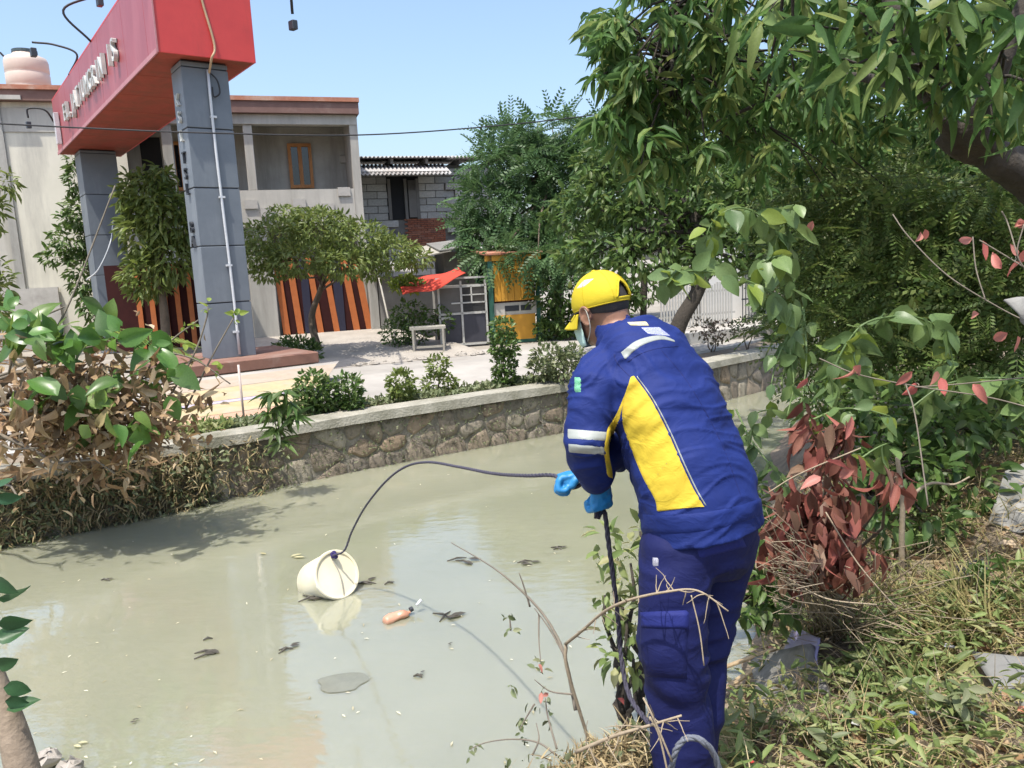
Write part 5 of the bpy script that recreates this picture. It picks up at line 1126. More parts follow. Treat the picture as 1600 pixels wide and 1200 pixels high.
# --- patches sewn on the cloth: rows of photo points laid onto the surface
def patch(name, left, right, nr, nc, mat, parent, bvh, lift=.003, dref=2.4):
    left = spline([np.array([*q, 0.]) for q in left], max(1, nr//max(1, len(left)-1)))[:, :2]; right = spline([np.array([*q, 0.]) for q in right], max(1, nr//max(1, len(right)-1)))[:, :2]
    t = np.linspace(0, 1, nr); L_ = np.stack([np.interp(t, np.linspace(0, 1, len(left)), left[:, k]) for k in (0, 1)], 1); R_ = np.stack([np.interp(t, np.linspace(0, 1, len(right)), right[:, k]) for k in (0, 1)], 1)
    V = np.zeros((nr, nc, 3)); last = dref
    for i in range(nr):
        for j in range(nc):
            uv = L_[i]+(R_[i]-L_[i])*j/(nc-1); q = ray(*uv); qn = nrm(q); h_ = bvh.ray_cast(Vector(CAM), Vector(qn))
            lf = lift if 0 < i < nr-1 and 0 < j < nc-1 else -.001
            if h_[0] is None:
                nr_ = bvh.find_nearest(Vector(CAM+q*last)); V[i, j] = np.array(nr_[0])+np.array(nr_[1])*lf
            else:
                last = (np.array(h_[0])-CAM)@FW; V[i, j] = np.array(h_[0])-qn*lf*.5+np.array(h_[1])*lf*.7
    F = [(i*nc+j, i*nc+j+1, (i+1)*nc+j+1, (i+1)*nc+j) for i in range(nr-1) for j in range(nc-1)]
    return mobj(name, V.reshape(-1, 3), F, mat, parent, True)
patch('side_panel', [(986, 588), (974, 625), (972, 660), (985, 700), (1003, 745), (1022, 780), (1026, 800)], [(990, 586), (1018, 625), (1044, 675), (1066, 725), (1085, 765), (1100, 790), (1101, 791)], 60, 26, YELC, jacket, bv)
patch('piping', [(992, 585), (1020, 625), (1046, 675), (1068, 725), (1087, 765), (1102, 791)], [(994, 585), (1022, 624), (1048.5, 674), (1070.5, 724), (1089.5, 764), (1104.5, 790)], 44, 3, REFL, jacket, bv, .004)
patch('sleeve_strip', [(970, 635), (958, 655), (948, 672), (944, 700), (947, 735), (950, 745)], [(980, 605), (968, 655), (958, 680), (952, 705), (957, 735), (958, 748)], 30, 6, YELC, jacket, bv)
patch('sleeve_band', [(886, 669), (886, 686)], [(950, 674), (948, 690)], 6, 24, REFL, jacket, bv, .002)
patch('sleeve_band', [(887, 692), (888, 708)], [(946, 698), (945, 712)], 6, 24, REFL, jacket, bv, .002)
patch('shoulder_band', [(969, 551), (990, 534), (1012, 526), (1035, 524), (1055, 532)], [(976, 563), (996, 545), (1016, 535), (1036, 531), (1056, 535)], 34, 9, REFL, jacket, bv, .0015)
patch('hem_band', [(1003, 803), (1055, 803), (1110, 798), (1160, 787), (1200, 772)], [(1004, 834), (1055, 835), (1110, 829), (1160, 817), (1202, 800)], 40, 8, BLUE, jacket, bv, .003)
patch('sleeve_badge', [(897, 588), (897, 614)], [(908, 589), (908, 613)], 8, 6, surf('badge_green', (.03, .32, .13), (.25, .5, .35), 160, .6, 0), jacket, bv)
patch('collar_emblem', [(979, 503), (985, 509)], [(1010, 502), (1015, 509)], 6, 14, surf('emblem_gold', (.62, .50, .16), (.7, .68, .5), 140, .6, 0), jacket, bv)
LETB = surf('back_print', (.55, .57, .6), (.03, .05, .35), 260, .6, 0)
patch('back_lettering', [(1000, 511), (1012, 522)], [(1030, 510), (1050, 526)], 8, 16, LETB, jacket, bv, .0012)
SEAM = cloth('seam_blue', (.006, .014, .10), (.005, .011, .08))
patch('seam', [(978, 566), (1000, 552), (1030, 543), (1062, 540)], [(979.5, 568), (1001, 554), (1030.5, 545), (1062.5, 542)], 26, 3, SEAM, jacket, bv, .0015)
patch('seam', [(984, 590), (972, 578), (962, 566), (958, 552)], [(986, 588), (974, 576), (964, 564), (960, 551)], 20, 3, SEAM, jacket, bv, .0015)
patch('seam', [(1030, 545), (1075, 600), (1125, 690), (1160, 785)], [(1032, 544), (1077, 599), (1127, 689), (1162, 784)], 40, 3, SEAM, jacket, bv, .0012)
PK = cloth('pocket_navy', (.013, .02, .14), (.010, .016, .11))
patch('rear_pocket_flap', [(1084, 846), (1093, 874)], [(1155, 829), (1168, 855)], 8, 16, PK, trs, bvt, .006)
patch('cargo_pocket', [(1001, 964), (999, 1010), (1005, 1058)], [(1073, 960), (1075, 1010), (1074, 1062)], 16, 16, NAVYC, trs, bvt, .008)
patch('cargo_flap', [(1000, 956), (1001, 982)], [(1077, 953), (1077, 984)], 8, 16, PK, trs, bvt, .012)
patch('trouser_logo', [(1019, 870), (1019, 886)], [(1030, 871), (1029, 885)], 5, 5, surf('logo_white', (.5, .5, .55), (.15, .15, .2), 200, .6, 0), trs, bvt)
patch('pocket_mark', [(1150, 870), (1120, 900)], [(1160, 878), (1150, 900)], 4, 4, NAVYC, trs, bvt, .002)
# --- gloves
for k, h_ in enumerate((hN, hF)):
    g_ = MB(); hand(g_, *h_, 1.45, .0025); [g_.ellipsoid(h_[0]+nrm(h_[1])*a_+nrm(h_[2])*b_, (.022, .022, .02), np.eye(3), 12, 8) for a_, b_ in ((.07, .02), (.05, .022))]; d = nrm(h_[1]); g_.loft([h_[0]-d*.065, h_[0]-d*.05, h_[0]-d*.01], [.041, .038, .034], [.037, .034, .03], np.cross(d, h_[2]), 14)
    
    if k == 1: g_.ellipsoid(P(887, 751, (h_[0]-CAM)@FW-.02), (.026, .024, .022), np.eye(3), 12, 8); g_.ellipsoid(P(890, 752, (h_[0]-CAM)@FW+.02), (.026, .024, .022), np.eye(3), 12, 8)
    V, F = remesh(g_.v, g_.f, .003, 2); Nn = vnormals(V, F); V = V+Nn*(.002*vnoise(V*70, 41))[:, None]; mobj('glove', V, F, GLOVE, person, True)
# --- hair, cap, mask, glasses
hm = MB(); V = []; F = []; n = 40; ks = 10
for i in range(ks+1):
    for j in range(n):
        th = 2*math.pi*j/n; back = .5-.5*math.cos(th); low = math.radians(98+22*back**1.2); ph = math.radians(55)+(low-math.radians(55))*i/ks
        e_ = 1.0 if i == ks else 1.03
        V.append(H(-.004+.099*e_*math.sin(ph)*math.cos(th), .0775*e_*math.sin(ph)*math.sin(th), .022+.101*e_*math.cos(ph)))
F = [(i*n+j, (i+1)*n+j, (i+1)*n+(j+1) % n, i*n+(j+1) % n) for i in range(ks) for j in range(n)]
mobj('hair', V, F, HAIR, person, True)
cap = None; V = []; F = []; n = 96; ks = 30
def capP(ph, th, g=1.0): 
    return H(-.004+.111*g*math.sin(ph)*math.cos(th), .089*g*math.sin(ph)*math.sin(th), .028+.107*g*math.cos(ph)*(1 if ph < math.pi/2 else .55))
for i in range(ks+1):
    for j in range(n):
        th = 2*math.pi*j/n; back = .5-.5*math.cos(th); ph = math.radians(2)+(math.radians(104+10*back)-math.radians(2))*i/ks; V.append(capP(ph, th, 1+.006*math.sin(th*3)*math.sin(ph)))
for i in range(ks):
    for j in range(n):
        th = 2*math.pi*(j+.5)/n; ph = (i+.5)/ks
        dth = abs(th-math.pi); hole = ph > .56 and ph < .88 and dth < .40*math.sqrt(max(0, (ph-.56)/.32))
        if not hole: F.append((i*n+j, (i+1)*n+j, (i+1)*n+(j+1) % n, i*n+(j+1) % n))
cap = mobj('cap', V, F, CAPM, person, True); cap.modifiers.new('s', 'SOLIDIFY').thickness = .003; tag(cap, 'yellow baseball cap with arched rear opening')
arch = [capP(math.radians(2)+(math.radians(114)-math.radians(2))*p_, math.pi+s_*.42*math.sqrt(max(0, (p_-.55)/.33)), 1.012) for s_, pr in ((-1, np.linspace(.88, .55, 9)), (1, np.linspace(.56, .88, 9))) for p_ in pr]
MB().tube(arch, .0035, 6).obj('rear_trim', CAPM, cap, True)
V = []; F = []; nu, nv = 24, 10
for i in range(nu+1):
    for j in range(nv+1):
        a = -1.15+2.3*i/nu; r_ = j/nv; ext = .075*math.cos(a*.9)**.7*r_; bx_ = H(-.004+(.106+ext)*math.cos(a)*1.0, .086*math.sin(a)*(1+.05*r_), .010-.034*r_-.010*abs(math.sin(a))**2-.018*r_*math.sin(a)**2+.012*math.cos(a)*0)
        V.append(bx_)
F = [(i*(nv+1)+j, (i+1)*(nv+1)+j, (i+1)*(nv+1)+j+1, i*(nv+1)+j+1) for i in range(nu) for j in range(nv)]
vis = mobj('visor', V, F, CAPM, cap, True); vis.modifiers.new('s', 'SOLIDIFY').thickness = .004
for k in range(6): MB().tube([capP(math.radians(3+97*q/11), math.pi/6+k*math.pi/3, 1.010) for q in range(12)], .0011, 5).obj('seam', CAPM, cap, True)
MB().tube([capP(math.radians(101+10*(.5-.5*math.cos(t))), t, 1.008) for t in np.linspace(0, 2*math.pi, 49)], .0014, 5).obj('seam', CAPM, cap, True)
bvc = BVHTree.FromPolygons([tuple(v+np.array(cap.location)+np.array(person.location)) for v in np.array([v.co[:] for v in cap.data.vertices])], [tuple(p.vertices) for p in cap.data.polygons])
patch('cap_patch', [(899, 452), (912, 437)], [(912, 449), (930, 434)], 8, 8, surf('patch_pale', (.62, .56, .62), (.56, .50, .45), 60, .6, 0), cap, bvc, .0015, 2.6)  # pale lavender-white patch at the front left of the cap
MB().ellipsoid(H(-.004, 0, .136), (.009, .009, .005), HM, 12, 6).obj('cap_button', CAPM, cap, True)
MASK = cloth('mask_teal', (.42, .60, .55), (.5, .66, .6)); V = []; F = []
for i in range(13):
    for j in range(9):
        a = -1.25+2.5*i/12; z = -.012-.095*j/8; r_ = .080+.026*math.cos(a*1.2)*math.sin(math.pi*(j+1.5)/10)+.002*(j % 2); V.append(H(.030+r_*math.cos(a)-.012*abs(z+.05)*8*.2, (.064)*math.sin(a), z))
F = [(i*9+j, (i+1)*9+j, (i+1)*9+j+1, i*9+j+1) for i in range(12) for j in range(8)]
mk = mobj('face_mask', V, F, MASK, person, True); mk.modifiers.new('s', 'SOLIDIFY').thickness = .002
STRP = surf('mask_strap', (.62, .6, .5), None, 5, .7, 0)
for s_ in (1, -1):
    MB().tube(spline([H(.055, s_*.062, -.022), H(.035, s_*.076, .000), H(.012, s_*.086, .018), H(-.006, s_*.090, .006), H(-.006, s_*.086, -.025), H(.008, s_*.077, -.062), H(.045, s_*.062, -.095)], 6), .0018, 6).obj('mask_strap', STRP, mk, True)
GF = surf('glasses_frame', (.02, .018, .016), None, 5, .35, 0)
gl = MB()
for s_ in (1, -1):
    gl.tube([H(.100+.004*math.cos(t), s_*(.034+.026*math.cos(t)), -.004+.019*math.sin(t)) for t in np.linspace(0, 2*math.pi, 17)], .0022, 6); gl.tube([H(.098, s_*.060, .004), H(.085, s_*.072, .006), H(.03, s_*.080, .010), H(.004, s_*.084, .008)], .002, 6)
gl.tube([H(.104, -.008, 0), H(.106, 0, .003), H(.104, .008, 0)], .002, 6); gl.obj('glasses', GF, person, True)
EYE = surf('eye_white', (.7, .68, .64), None, 5, .2, 0)
for s_ in (1, -1): MB().ellipsoid(H(.078, s_*.031, -.006), (.012, .012, .012), HM, 12, 8).obj('eye', EYE, person, True)
# --- boots
BOOT = surf('boot_black', (.02, .02, .022), None, 8, .5, .1)
for an in (anN, anF):
    b_ = MB(); b_.loft([an+[0, 0, .16], an+[0, 0, .05], an+[0, 0, -.02]], [.06, .056, .052], [.066, .064, .06], srv, 16)
    b_.loft([an-fcv*.075+[0, 0, -.06], an-fcv*.04+[0, 0, -.05], an+fcv*.05+[0, 0, -.045], an+fcv*.13+[0, 0, -.062], an+fcv*.185+[0, 0, -.07]], [.036, .044, .046, .050, .03], [.035, .05, .055, .04, .025], srv, 16)
    V, F = remesh(b_.v, b_.f, .008, 4); V[:, 2] = np.maximum(V[:, 2], gy-.005); mobj('boot', V, F, BOOT, person, True)
# ================================================================ ROPE, BUCKET, FLOATING THINGS
ROPE = surf('rope_dark', (.03, .027, .045), (.075, .07, .10), 90, .85, .5, bscale=160, dist=.004)
def rope_obj(pts, r, label, name='rope', mat=ROPE, strands=3, turns=26):
    c = spline(pts, 14); seg_ = np.linalg.norm(np.diff(c, axis=0), axis=1); s_ = np.concatenate([[0], np.cumsum(seg_)]); mb = MB()
    t = np.gradient(c, axis=0); t /= np.linalg.norm(t, axis=1, keepdims=True); ref = np.array([.3, .2, 1.]); A = np.cross(t, ref); A /= np.linalg.norm(A, axis=1, keepdims=True); B = np.cross(t, A)
    n = int(min(900, s_[-1]/(r*1.4))); ss = np.linspace(0, s_[-1], n); ci = lambda X: np.stack([np.interp(ss, s_, X[:, k]) for k in range(3)], 1); c2, A2, B2 = ci(c), ci(A), ci(B)
    for k in range(strands):
        ph = 2*math.pi*(k/strands)+ss/(r*9)*2*math.pi/1.4; mb.tube(c2+.5*r*(np.cos(ph)[:, None]*A2+np.sin(ph)[:, None]*B2), r*.62, 5)
    return tag(mb.obj(name, mat, None, True), label, 'rope')
gl_f = AF[-1]+hF[1]*.095+hF[2]*.03; gl_n = AN[-1]+hN[1]*.085+hN[2]*.03
bkc = P(527, 896, 5.62)                                  # centre of the bucket end
axb = nrm(np.array([-.62, .62, -.42])); e1 = nrm(np.cross(axb, [0, 0, 1])); e2 = np.cross(e1, axb); e2 = e2*np.sign(e2[2]); KNOT = P(527, 897, 5.55)+e2*.135-axb*.02
rope_obj([AN[-1]+hN[1]*.05+hN[2]*.025, P(925, 752, 2.56), gl_f+[.05, 0, 0], gl_f, P(868, 743.5, 2.62), P(820, 743, 2.85), P(770, 739.5, 3.2), P(715, 729, 3.7), P(668, 722, 4.15), P(632, 730, 4.5), P(600, 755, 4.85), P(570, 793, 5.2), P(550, 830, 5.42), P(538, 860, 5.47), KNOT], .007, 'dark rope arching from the gloved hand over the water to the bucket')
rope_obj([AN[-1]+hN[1]*.06+hN[2]*.025, gl_n+[0, 0, -.05], P(944, 800, 2.6), P(951, 850, 2.63), P(959, 910, 2.66), P(966, 970, 2.68), P(971, 1030, 2.68), P(985, 1090, 2.62), P(1030, 1150, 2.4)], .0085, 'dark twisted rope hanging down beside the worker left trouser leg')
loop = [P(1045, 1230, 2.06), P(1050, 1195, 2.02), P(1060, 1165, 2.0), P(1078, 1152, 2.0), P(1100, 1160, 2.0), P(1116, 1180, 2.02), P(1125, 1210, 2.04), P(1130, 1240, 2.05)]
rope_obj(loop, .0085, 'loose loop of grey twisted rope before the worker trouser legs', mat=surf('rope_grey', (.16, .17, .2), (.09, .1, .12), 90, .85, .5, bscale=160, dist=.004))
BKT = surf('bucket_white', (.74, .68, .50), (.68, .61, .43), 3, .4, .05, c3=(.72, .69, .6), c3amt=.4)
bk = empty('bucket', G(505, 925, 0), 'cream white plastic bucket floating tilted in the canal with rope tied on', 'bucket')
bkc = P(527, 897, 5.55); axb = nrm(np.array([-.62, .62, -.42])); rb_ = .172      # from the visible end to the far end
n = 40; V = []; F = []
prof = [(0, .012), (.155, .012), (.158, .0), (.172, -.002), (.178, .004), (.178, .022), (.171, .026), (.170, .05), (.166, .20), (.160, .33), (.150, .345), (0, .345)]
for r_, z in prof:
    for j in range(n): t = 2*math.pi*j/n; V.append(bkc+axb*z+(e1*math.cos(t)+e2*math.sin(t))*r_)
F = [(i*n+j, i*n+(j+1) % n, (i+1)*n+(j+1) % n, (i+1)*n+j) for i in range(len(prof)-1) for j in range(n)]
mobj('bucket_body', V, F, BKT, bk, True).modifiers.new('e', 'EDGE_SPLIT').split_angle = R(35)
top = bkc+e2*np.sign(e2[2])*.135
MB().tube(spline([top+axb*.01, bkc+axb*(-.012)+e1*.012, bkc-e2*np.sign(e2[2])*.16+axb*.0], 8), .0035, 6).obj('cord', TBL, bk, True)
kn = MB()
for k in range(5): kn.ellipsoid(KNOT+rng.normal(0, .010, 3), (.018, .016, .018), np.eye(3), 8, 6)
kn.obj('knot', surf('knot_blue', (.03, .02, .12), None, 40, .8, .3), bk, True)
MB().tube([bkc+e1*.178*math.cos(t)+e2*.178*math.sin(t)+axb*(.015) for t in np.linspace(3.3, 6.1, 22)], .003, 6).obj('handle', STEEL, bk, True)
# floating bottle
BOT = surf('bottle_pink', (.58, .33, .23), (.55, .25, .16), 6, .3, .05)
fb = G(622, 962, .02); bt = empty('plastic_bottle', fb, 'small crushed orange pink plastic bottle floating below the bucket', 'bottle'); ba_ = nrm(G(650, 952, .02)-G(600, 968, .02)); pr = [(-.105, .015), (-.095, .036), (-.05, .042), (-.01, .036), (.03, .042), (.055, .034), (.075, .016), (.09, .014)]
mb = MB().tube(spline([fb+ba_*x+np.array([0, 0, .004]) for x, r_ in pr], 4), np.interp(np.linspace(0, 7, 29), range(8), [r_ for x, r_ in pr]), 18); vv = np.array(mb.v); vv = vv+.009*np.stack([vnoise(vv*26, 5), vnoise(vv*26, 6), vnoise(vv*26, 7)], 1); vv[:, 2] = .004+(vv[:, 2]-.004)*.75; mobj('bottle_body', vv, mb.f, BOT, bt, True)
MB().tube([fb+ba_*.088+[0, 0, .014], fb+ba_*.11+[0, 0, .018]], .017, 12).obj('bottle_cap', LETD, bt)
V_ = fb+ba_*.14+[0, 0, .03]; MB().tube([V_, V_+ba_*.04+[0, 0, .03]], .012, 6).obj('torn_label', PIPE, bt, True)
# floating debris: each a thing
DEB = surf('soaked_debris', (.07, .06, .045), (.045, .04, .03), 20, .6, .4); FLW = leafm('floating_leaf', [(.42, .40, .24), (.34, .30, .16)], .1, .6)
def debris(u, v, L_, label, mat=DEB, ang=0., n=4, leaf=False):
    c = G(u, v, .004); mb = MB()
    for k in range(n):
        a = ang+rng.normal(0, .5); d = np.array([math.cos(a), math.sin(a), 0]); p = c+rng.normal(0, L_*.18, 3)*[1, 1, 0]
        if leaf or k % 2: 
            T = LEAF[0]*[L_*.7, L_*.3, L_*.2]; M = np.stack([d, [-d[1], d[0], 0], [0, 0, 1]], 1); mb.add(T@M.T+p+[0, 0, .008], LEAF[1])
        else: mb.tube([p-d*L_*.5, p+[0, 0, .012], p+d*L_*.5], [.004, .008, .003], 5)
    tag(mb.obj('floating_debris', mat), label, 'debris', 'bits floating on the canal')
for a in [(457, 872, .14, 'pale curled leaf floating above left of the bucket', FLW, .2, 2, True), (478, 937, .16, 'dark leaf clump floating at the bucket lower left'), (570, 911, .12, 'thin dark twig floating just right of the bucket'), (607, 911, .06, 'tiny dark scrap right of the thin twig'), (700, 963, .16, 'dark twig floating right of the bottle', DEB, .5), (318, 1022, .13, 'brown sunken clump at lower left water'), (326, 1000, .06, 'short dark stick above the brown clump', DEB, .3, 1), (448, 1012, .09, 'dark bent stick floating left below the bucket', DEB, .6), (206, 1129, .05, 'tiny dark leaf floating near the bottom left bank', DEB, .3, 2, True), (122, 1167, .07, 'small grey leaf in the bottom left corner water', FLW, .3, 2, True), (722, 878, .16, 'greenish sprig floating at the edge of the reflected sky', DEB, .1), (820, 880, .12, 'dark leafy scrap floating right of the greenish sprig'), (165, 906, .06, 'dim scrap floating near the left wall'), (653, 1055, .05, 'tiny twig in the middle of reflected sky'), (700, 1007, .04, 'small dark speck of leaf below the dark twig', DEB, .2, 2, True), (403, 865, .10, 'pale sliver of leaf floating high left of the bucket', FLW, .1, 1, True), (872, 857, .1, 'small sunken twig floating left of the hanging rope')]:
    debris(*a)
c = G(535, 1066, .004); V = [c+np.array([0, 0, .006])]+[c+np.array([(.135+.02*math.sin(3*t)+.01*math.sin(7*t+1))*math.cos(t), (.115+.015*math.sin(2*t+1))*math.sin(t), 0]) for t in np.linspace(0, 2*math.pi, 36, endpoint=False)]
tag(mobj('floating_mat', V, [(0, 1+i, 1+(i+1) % 36) for i in range(36)], surf('slick_dark', (.20, .205, .16), (.16, .165, .13), 9, .2, .1), None, True), 'dark rounded patch lying in the water at lower centre', 'patch')
# foam flecks
q = np.array([G(rng.uniform(0, 900), rng.uniform(700, 1200), .004) for _ in range(120)]); tag(scatter('foam_flecks', q, rng.normal(size=q.shape)*[1, 1, .02], rng.uniform(.012, .05, 120), .012, SMALL, leafm('foam', [(.6, .58, .45), (.4, .36, .24), (.2, .18, .1)], 0, .6), None, .05), 'small pale flecks of scum scattered on the canal', 'scum', kind='stuff')

# ================================================================ NEAR BANK
SLC = Bk(1240, 1050); SLS = Bk(1570, 1070); SLW = Bk(1180, 1050)
SLX = [(Bk(u, v), r) for u, v, r in ((1240, 1050, .24), (1235, 1110, .13), (1570, 1070, .2), (1180, 1060, .13))]
def clear(q): return np.all([np.hypot(q[:, 0]-c[0], q[:, 1]-c[1]) > r for c, r in SLX], 0)
def clear_old(q): return (np.hypot(q[:, 0]-SLC[0], q[:, 1]-SLC[1]) > .27) & (np.hypot(q[:, 0]-SLS[0], q[:, 1]-SLS[1]) > .2) & (np.hypot(q[:, 0]-SLW[0], q[:, 1]-SLW[1]) > .15)
def bank_pts(n, x0, x1, y0, y1, smin=.12, smax=9):
    x = rng.uniform(x0, x1, n); y = rng.uniform(y0, y1, n); s = polydist(x, y, EDGE); k = (s > smin) & (s < smax); x, y = x[k], y[k]; q = np.stack([x, y, bank_z(x, y)], 1); return q[clear(q)]
q = bank_pts(15000, -.5, 4.2, 1.0, 6); d = rng.normal(0, .55, q.shape); d[:, 2] = np.abs(d[:, 2])+.35; l = rng.uniform(.05, .17, len(q)); tag(scatter('bank_grass', q, d, l, .004+l*.03, BLADE, L_GRASS, bend=.8), 'short mixed green and dry grass covering the near bank', 'grass', kind='stuff')
q = bank_pts(15000, -.4, 4.2, 1.0, 5); q[:, 2] += rng.uniform(0, .12, len(q)); d = rng.normal(0, 1, q.shape); d[:, 2] *= .25; l = rng.uniform(.06, .24, len(q)); tag(scatter('bank_straw', q, d, l, .004, BLADE, L_STRAW, bend=.3), 'tangled dry straw lying over the near bank', 'straw', kind='stuff')
q = bank_pts(9000, .55, 3.6, 1.1, 4.2); q[:, 2] += rng.uniform(.0, .14, len(q)); w_ = (vnoise(q*1.7, 77) > -.15) & clear(q); q = q[w_]; d = rng.normal(0, .8, q.shape); d[:, 2] = d[:, 2]*.4+.15; l = rng.uniform(.03, .09, len(q)); tag(scatter('bank_weeds', q, d, l, l*.28, LEAF, L_WEED), 'small pale green leafy weeds on the rubbish covered bank', 'weeds', kind='stuff')
q = bank_pts(5200, -.3, 3.8, 1.0, 4.6); d = rng.normal(0, 1, q.shape); d[:, 2] *= .3; l = rng.uniform(.04, .10, len(q)); q[:, 2] += .02; tag(scatter('leaf_litter', q, d, l, l*.4, LEAF, L_DRY), 'fallen dry brown leaves littering the near bank', 'leaves', kind='stuff')
q = np.array([Bk(rng.uniform(1180, 1640), rng.uniform(900, 1230)) for _ in range(260)]); q = q[clear(q)]
tw = twig_mass('dry_bank_twigs', q, np.stack([rng.normal(0, 1, len(q)), rng.normal(0, .6, len(q)), rng.uniform(.05, .9, len(q))], 1), rng.uniform(.12, .4, len(q)), .0022, TWIG, None, 4, 5, .15, .05); tag(tw, 'thin dry twigs sticking up across the weedy near bank', 'twigs')
q = np.array([Bk(rng.uniform(1230, 1640), rng.uniform(930, 1230)) for _ in range(420)]); q = q[clear(q) & (vnoise(q*2.6, 88) > .12)]; qq = np.repeat(q, 7, 0)+rng.normal(0, .02, (len(q)*7, 3))*[1, 1, 0]; d = rng.normal(0, .4, qq.shape); d[:, 2] = 1; l = rng.uniform(.10, .30, len(qq))
tag(scatter('tall_bank_grass', qq, d, l, .006+l*.015, BLADE, L_GRASS, bend=1.0), 'tufts of taller drooping grass over the right foreground bank', 'grass', kind='stuff')
q = np.array([Bk(rng.normal(1400, 90), rng.normal(1040, 70)) for _ in range(900)]); q = q[clear(q)]; q[:, 2] += rng.uniform(.02, .18, len(q)); d = rng.normal(0, .9, q.shape); d[:, 2] *= .5; l = rng.uniform(.03, .085, len(q))
tag(scatter('weed_patch', q, d, l, l*.30, LEAF, L_WEED), 'dense pale green weed patch in the middle of the right bank', 'weeds', kind='stuff')
# upright weeds in the front right: things of their own
def weed(label, u, v, z, h, n, mat, seed_L=(.05, .10)):
    b = Bk(u, v); e = empty('upright_weed', b, label, 'weed', 'upright weeds in the foreground'); mb = MB(); pp = []
    for k in range(4):
        tpt = b+rng.normal(0, .10, 3)*[1, 1, 0]+[0, 0, h*rng.uniform(.7, 1.1)]; pts = limb(mb, b, tpt, .004, .002, .05, .12, 6, 5); pp += [pts[i] for i in rng.integers(1, 7, n//4)]
    mb.obj('stem', L_WEED, e, True); pp = np.array(pp); dd = rng.normal(0, .8, pp.shape); dd[:, 2] = dd[:, 2]*.4+.1
    leaf_objs('leaf', leaf_variants('weed_leaf', mat, .30, 4, .4, .4, 4), pp, dd, rng.uniform(*seed_L, len(pp)), e)
weed('leafy grey green weed rising left of the lavender plastic scrap', 1330, 1090, .7, .22, 46, L_WEED)
weed('leafy weed in the middle of the bright weedy patch', 1370, 1010, .8, .22, 46, L_WEED)
weed('pale weed near the bottom right corner', 1500, 1150, .7, .2, 40, L_GREYG)
weed('pale weed right of the weedy patch before the grey sheet', 1450, 1060, .8, .2, 36, L_WEED)
weed('bright yellow green weed at bottom centre right', 1380, 1180, .7, .16, 20, L_YOUNG, (.05, .09))
weed('leafy pale weed just below the grey slab', 1255, 1150, .6, .12, 40, L_WEED)
weed('dry looking weed between slab and rope loop', 1160, 1190, .6, .13, 30, L_WEED)
weed('tall pale weed at the bottom edge right of centre', 1300, 1195, .6, .2, 44, L_GREYG)
weed('green weed on the mound behind the bright patch', 1480, 960, .8, .2, 44, L_MID)
weed('green weed at the right edge above the grey board', 1570, 960, .8, .24, 50, L_MID)
weed('low weed beside the worker right trouser leg at the bottom', 1180, 1160, .6, .16, 30, L_GREYG)
# straw heap at the bank edge left of the legs
q = np.array([P(940+rng.normal(0, 42), 1140+rng.normal(0, 42), 2.55+rng.normal(0, .12)) for _ in range(2600)]); q[:, 2] = np.minimum(q[:, 2], bank_z(q[:, 0], q[:, 1])+.24*rng.random(len(q))); d = rng.normal(0, 1, q.shape); l = rng.uniform(.03, .11, len(q))
tag(scatter('dry_weed_tangle', q, d, l, .004+l*.03, BLADE, L_STRAW), 'brown tangle of dry weeds left of the trouser legs at the bank edge', 'weeds', kind='stuff')
q = np.array([P(940+rng.normal(0, 50), 1110+rng.normal(0, 50), 2.6+rng.normal(0, .12)) for _ in range(900)]); q[:, 2] = np.minimum(q[:, 2], bank_z(q[:, 0], q[:, 1])+.26*rng.random(len(q))); d = rng.normal(0, 1, q.shape); l = rng.uniform(.015, .04, len(q))
tag(scatter('dry_weed_leaves', q, d, l, l*.5, LEAF, L_GREYG), 'tiny pale green leaves among the dry weed tangle', 'weeds', kind='stuff')
# bare dead branches over the water
db = bz(.22, 2.55); dbr = empty('dead_branch', db, 'bare dead branch with withered sprigs leaning out over the water', 'branch')
B1 = [[(900, 1110, 2.7), (888, 1050, 2.75), (875, 1005, 2.8), (845, 955, 2.9), (800, 910, 3.0), (760, 880, 3.1), (705, 848, 3.2)], [(885, 1030, 2.75), (860, 985, 2.85), (835, 950, 2.9)], [(828, 948, 2.95), (818, 915, 2.95), (811, 895, 2.95)], [(842, 960, 2.9), (842, 1000, 2.85), (845, 1035, 2.8)], [(895, 1085, 2.7), (860, 1080, 2.75), (835, 1062, 2.75)], [(870, 1180, 2.6), (840, 1160, 2.65), (800, 1155, 2.7), (760, 1160, 2.75), (735, 1170, 2.75)], [(870, 1170, 2.6), (856, 1120, 2.7), (852, 1090, 2.7)], [(835, 1100, 2.75), (820, 1125, 2.75), (812, 1140, 2.75)], [(798, 985, 2.95), (796, 960, 2.95)], [(832, 1180, 2.65), (842, 1155, 2.65), (838, 1130, 2.7)]]
for k, q in enumerate(B1): c = spline([P(*x) for x in q], 7); MB().tube(c, np.linspace(.008 if k == 0 else .004, .0018, len(c)), 6).obj('stem', TWIGD, dbr, True)
pq = np.array([P(u, v, 2.8)+rng.normal(0, .012, 3) for u, v in [(800, 962), (797, 990), (842, 1035), (845, 1045), (845, 1085), (848, 1100), (812, 1128), (825, 1130), (735, 1175), (740, 1165), (822, 1158), (795, 1190), (860, 1118), (805, 1075)] for _ in range(4)]); d = rng.normal(size=pq.shape); l = rng.uniform(.02, .045, len(pq))
tag(scatter('withered_leaf_sprigs', pq, d, l, l*.5, LEAF, L_GREYG, dbr), kind='stuff')
leaf_objs('leaf', PV, np.array([P(841, 1038, 2.78), P(846, 1082, 2.75), P(848, 1088, 2.75), P(975, 1100, 2.5)]), rng.normal(size=(4, 3)), np.array([.03, .04, .035, .04]), dbr)
da = bz(.28, 2.5); dab = empty('dry_branch', da, 'pale dry branch arching in front of the trouser legs', 'branch')
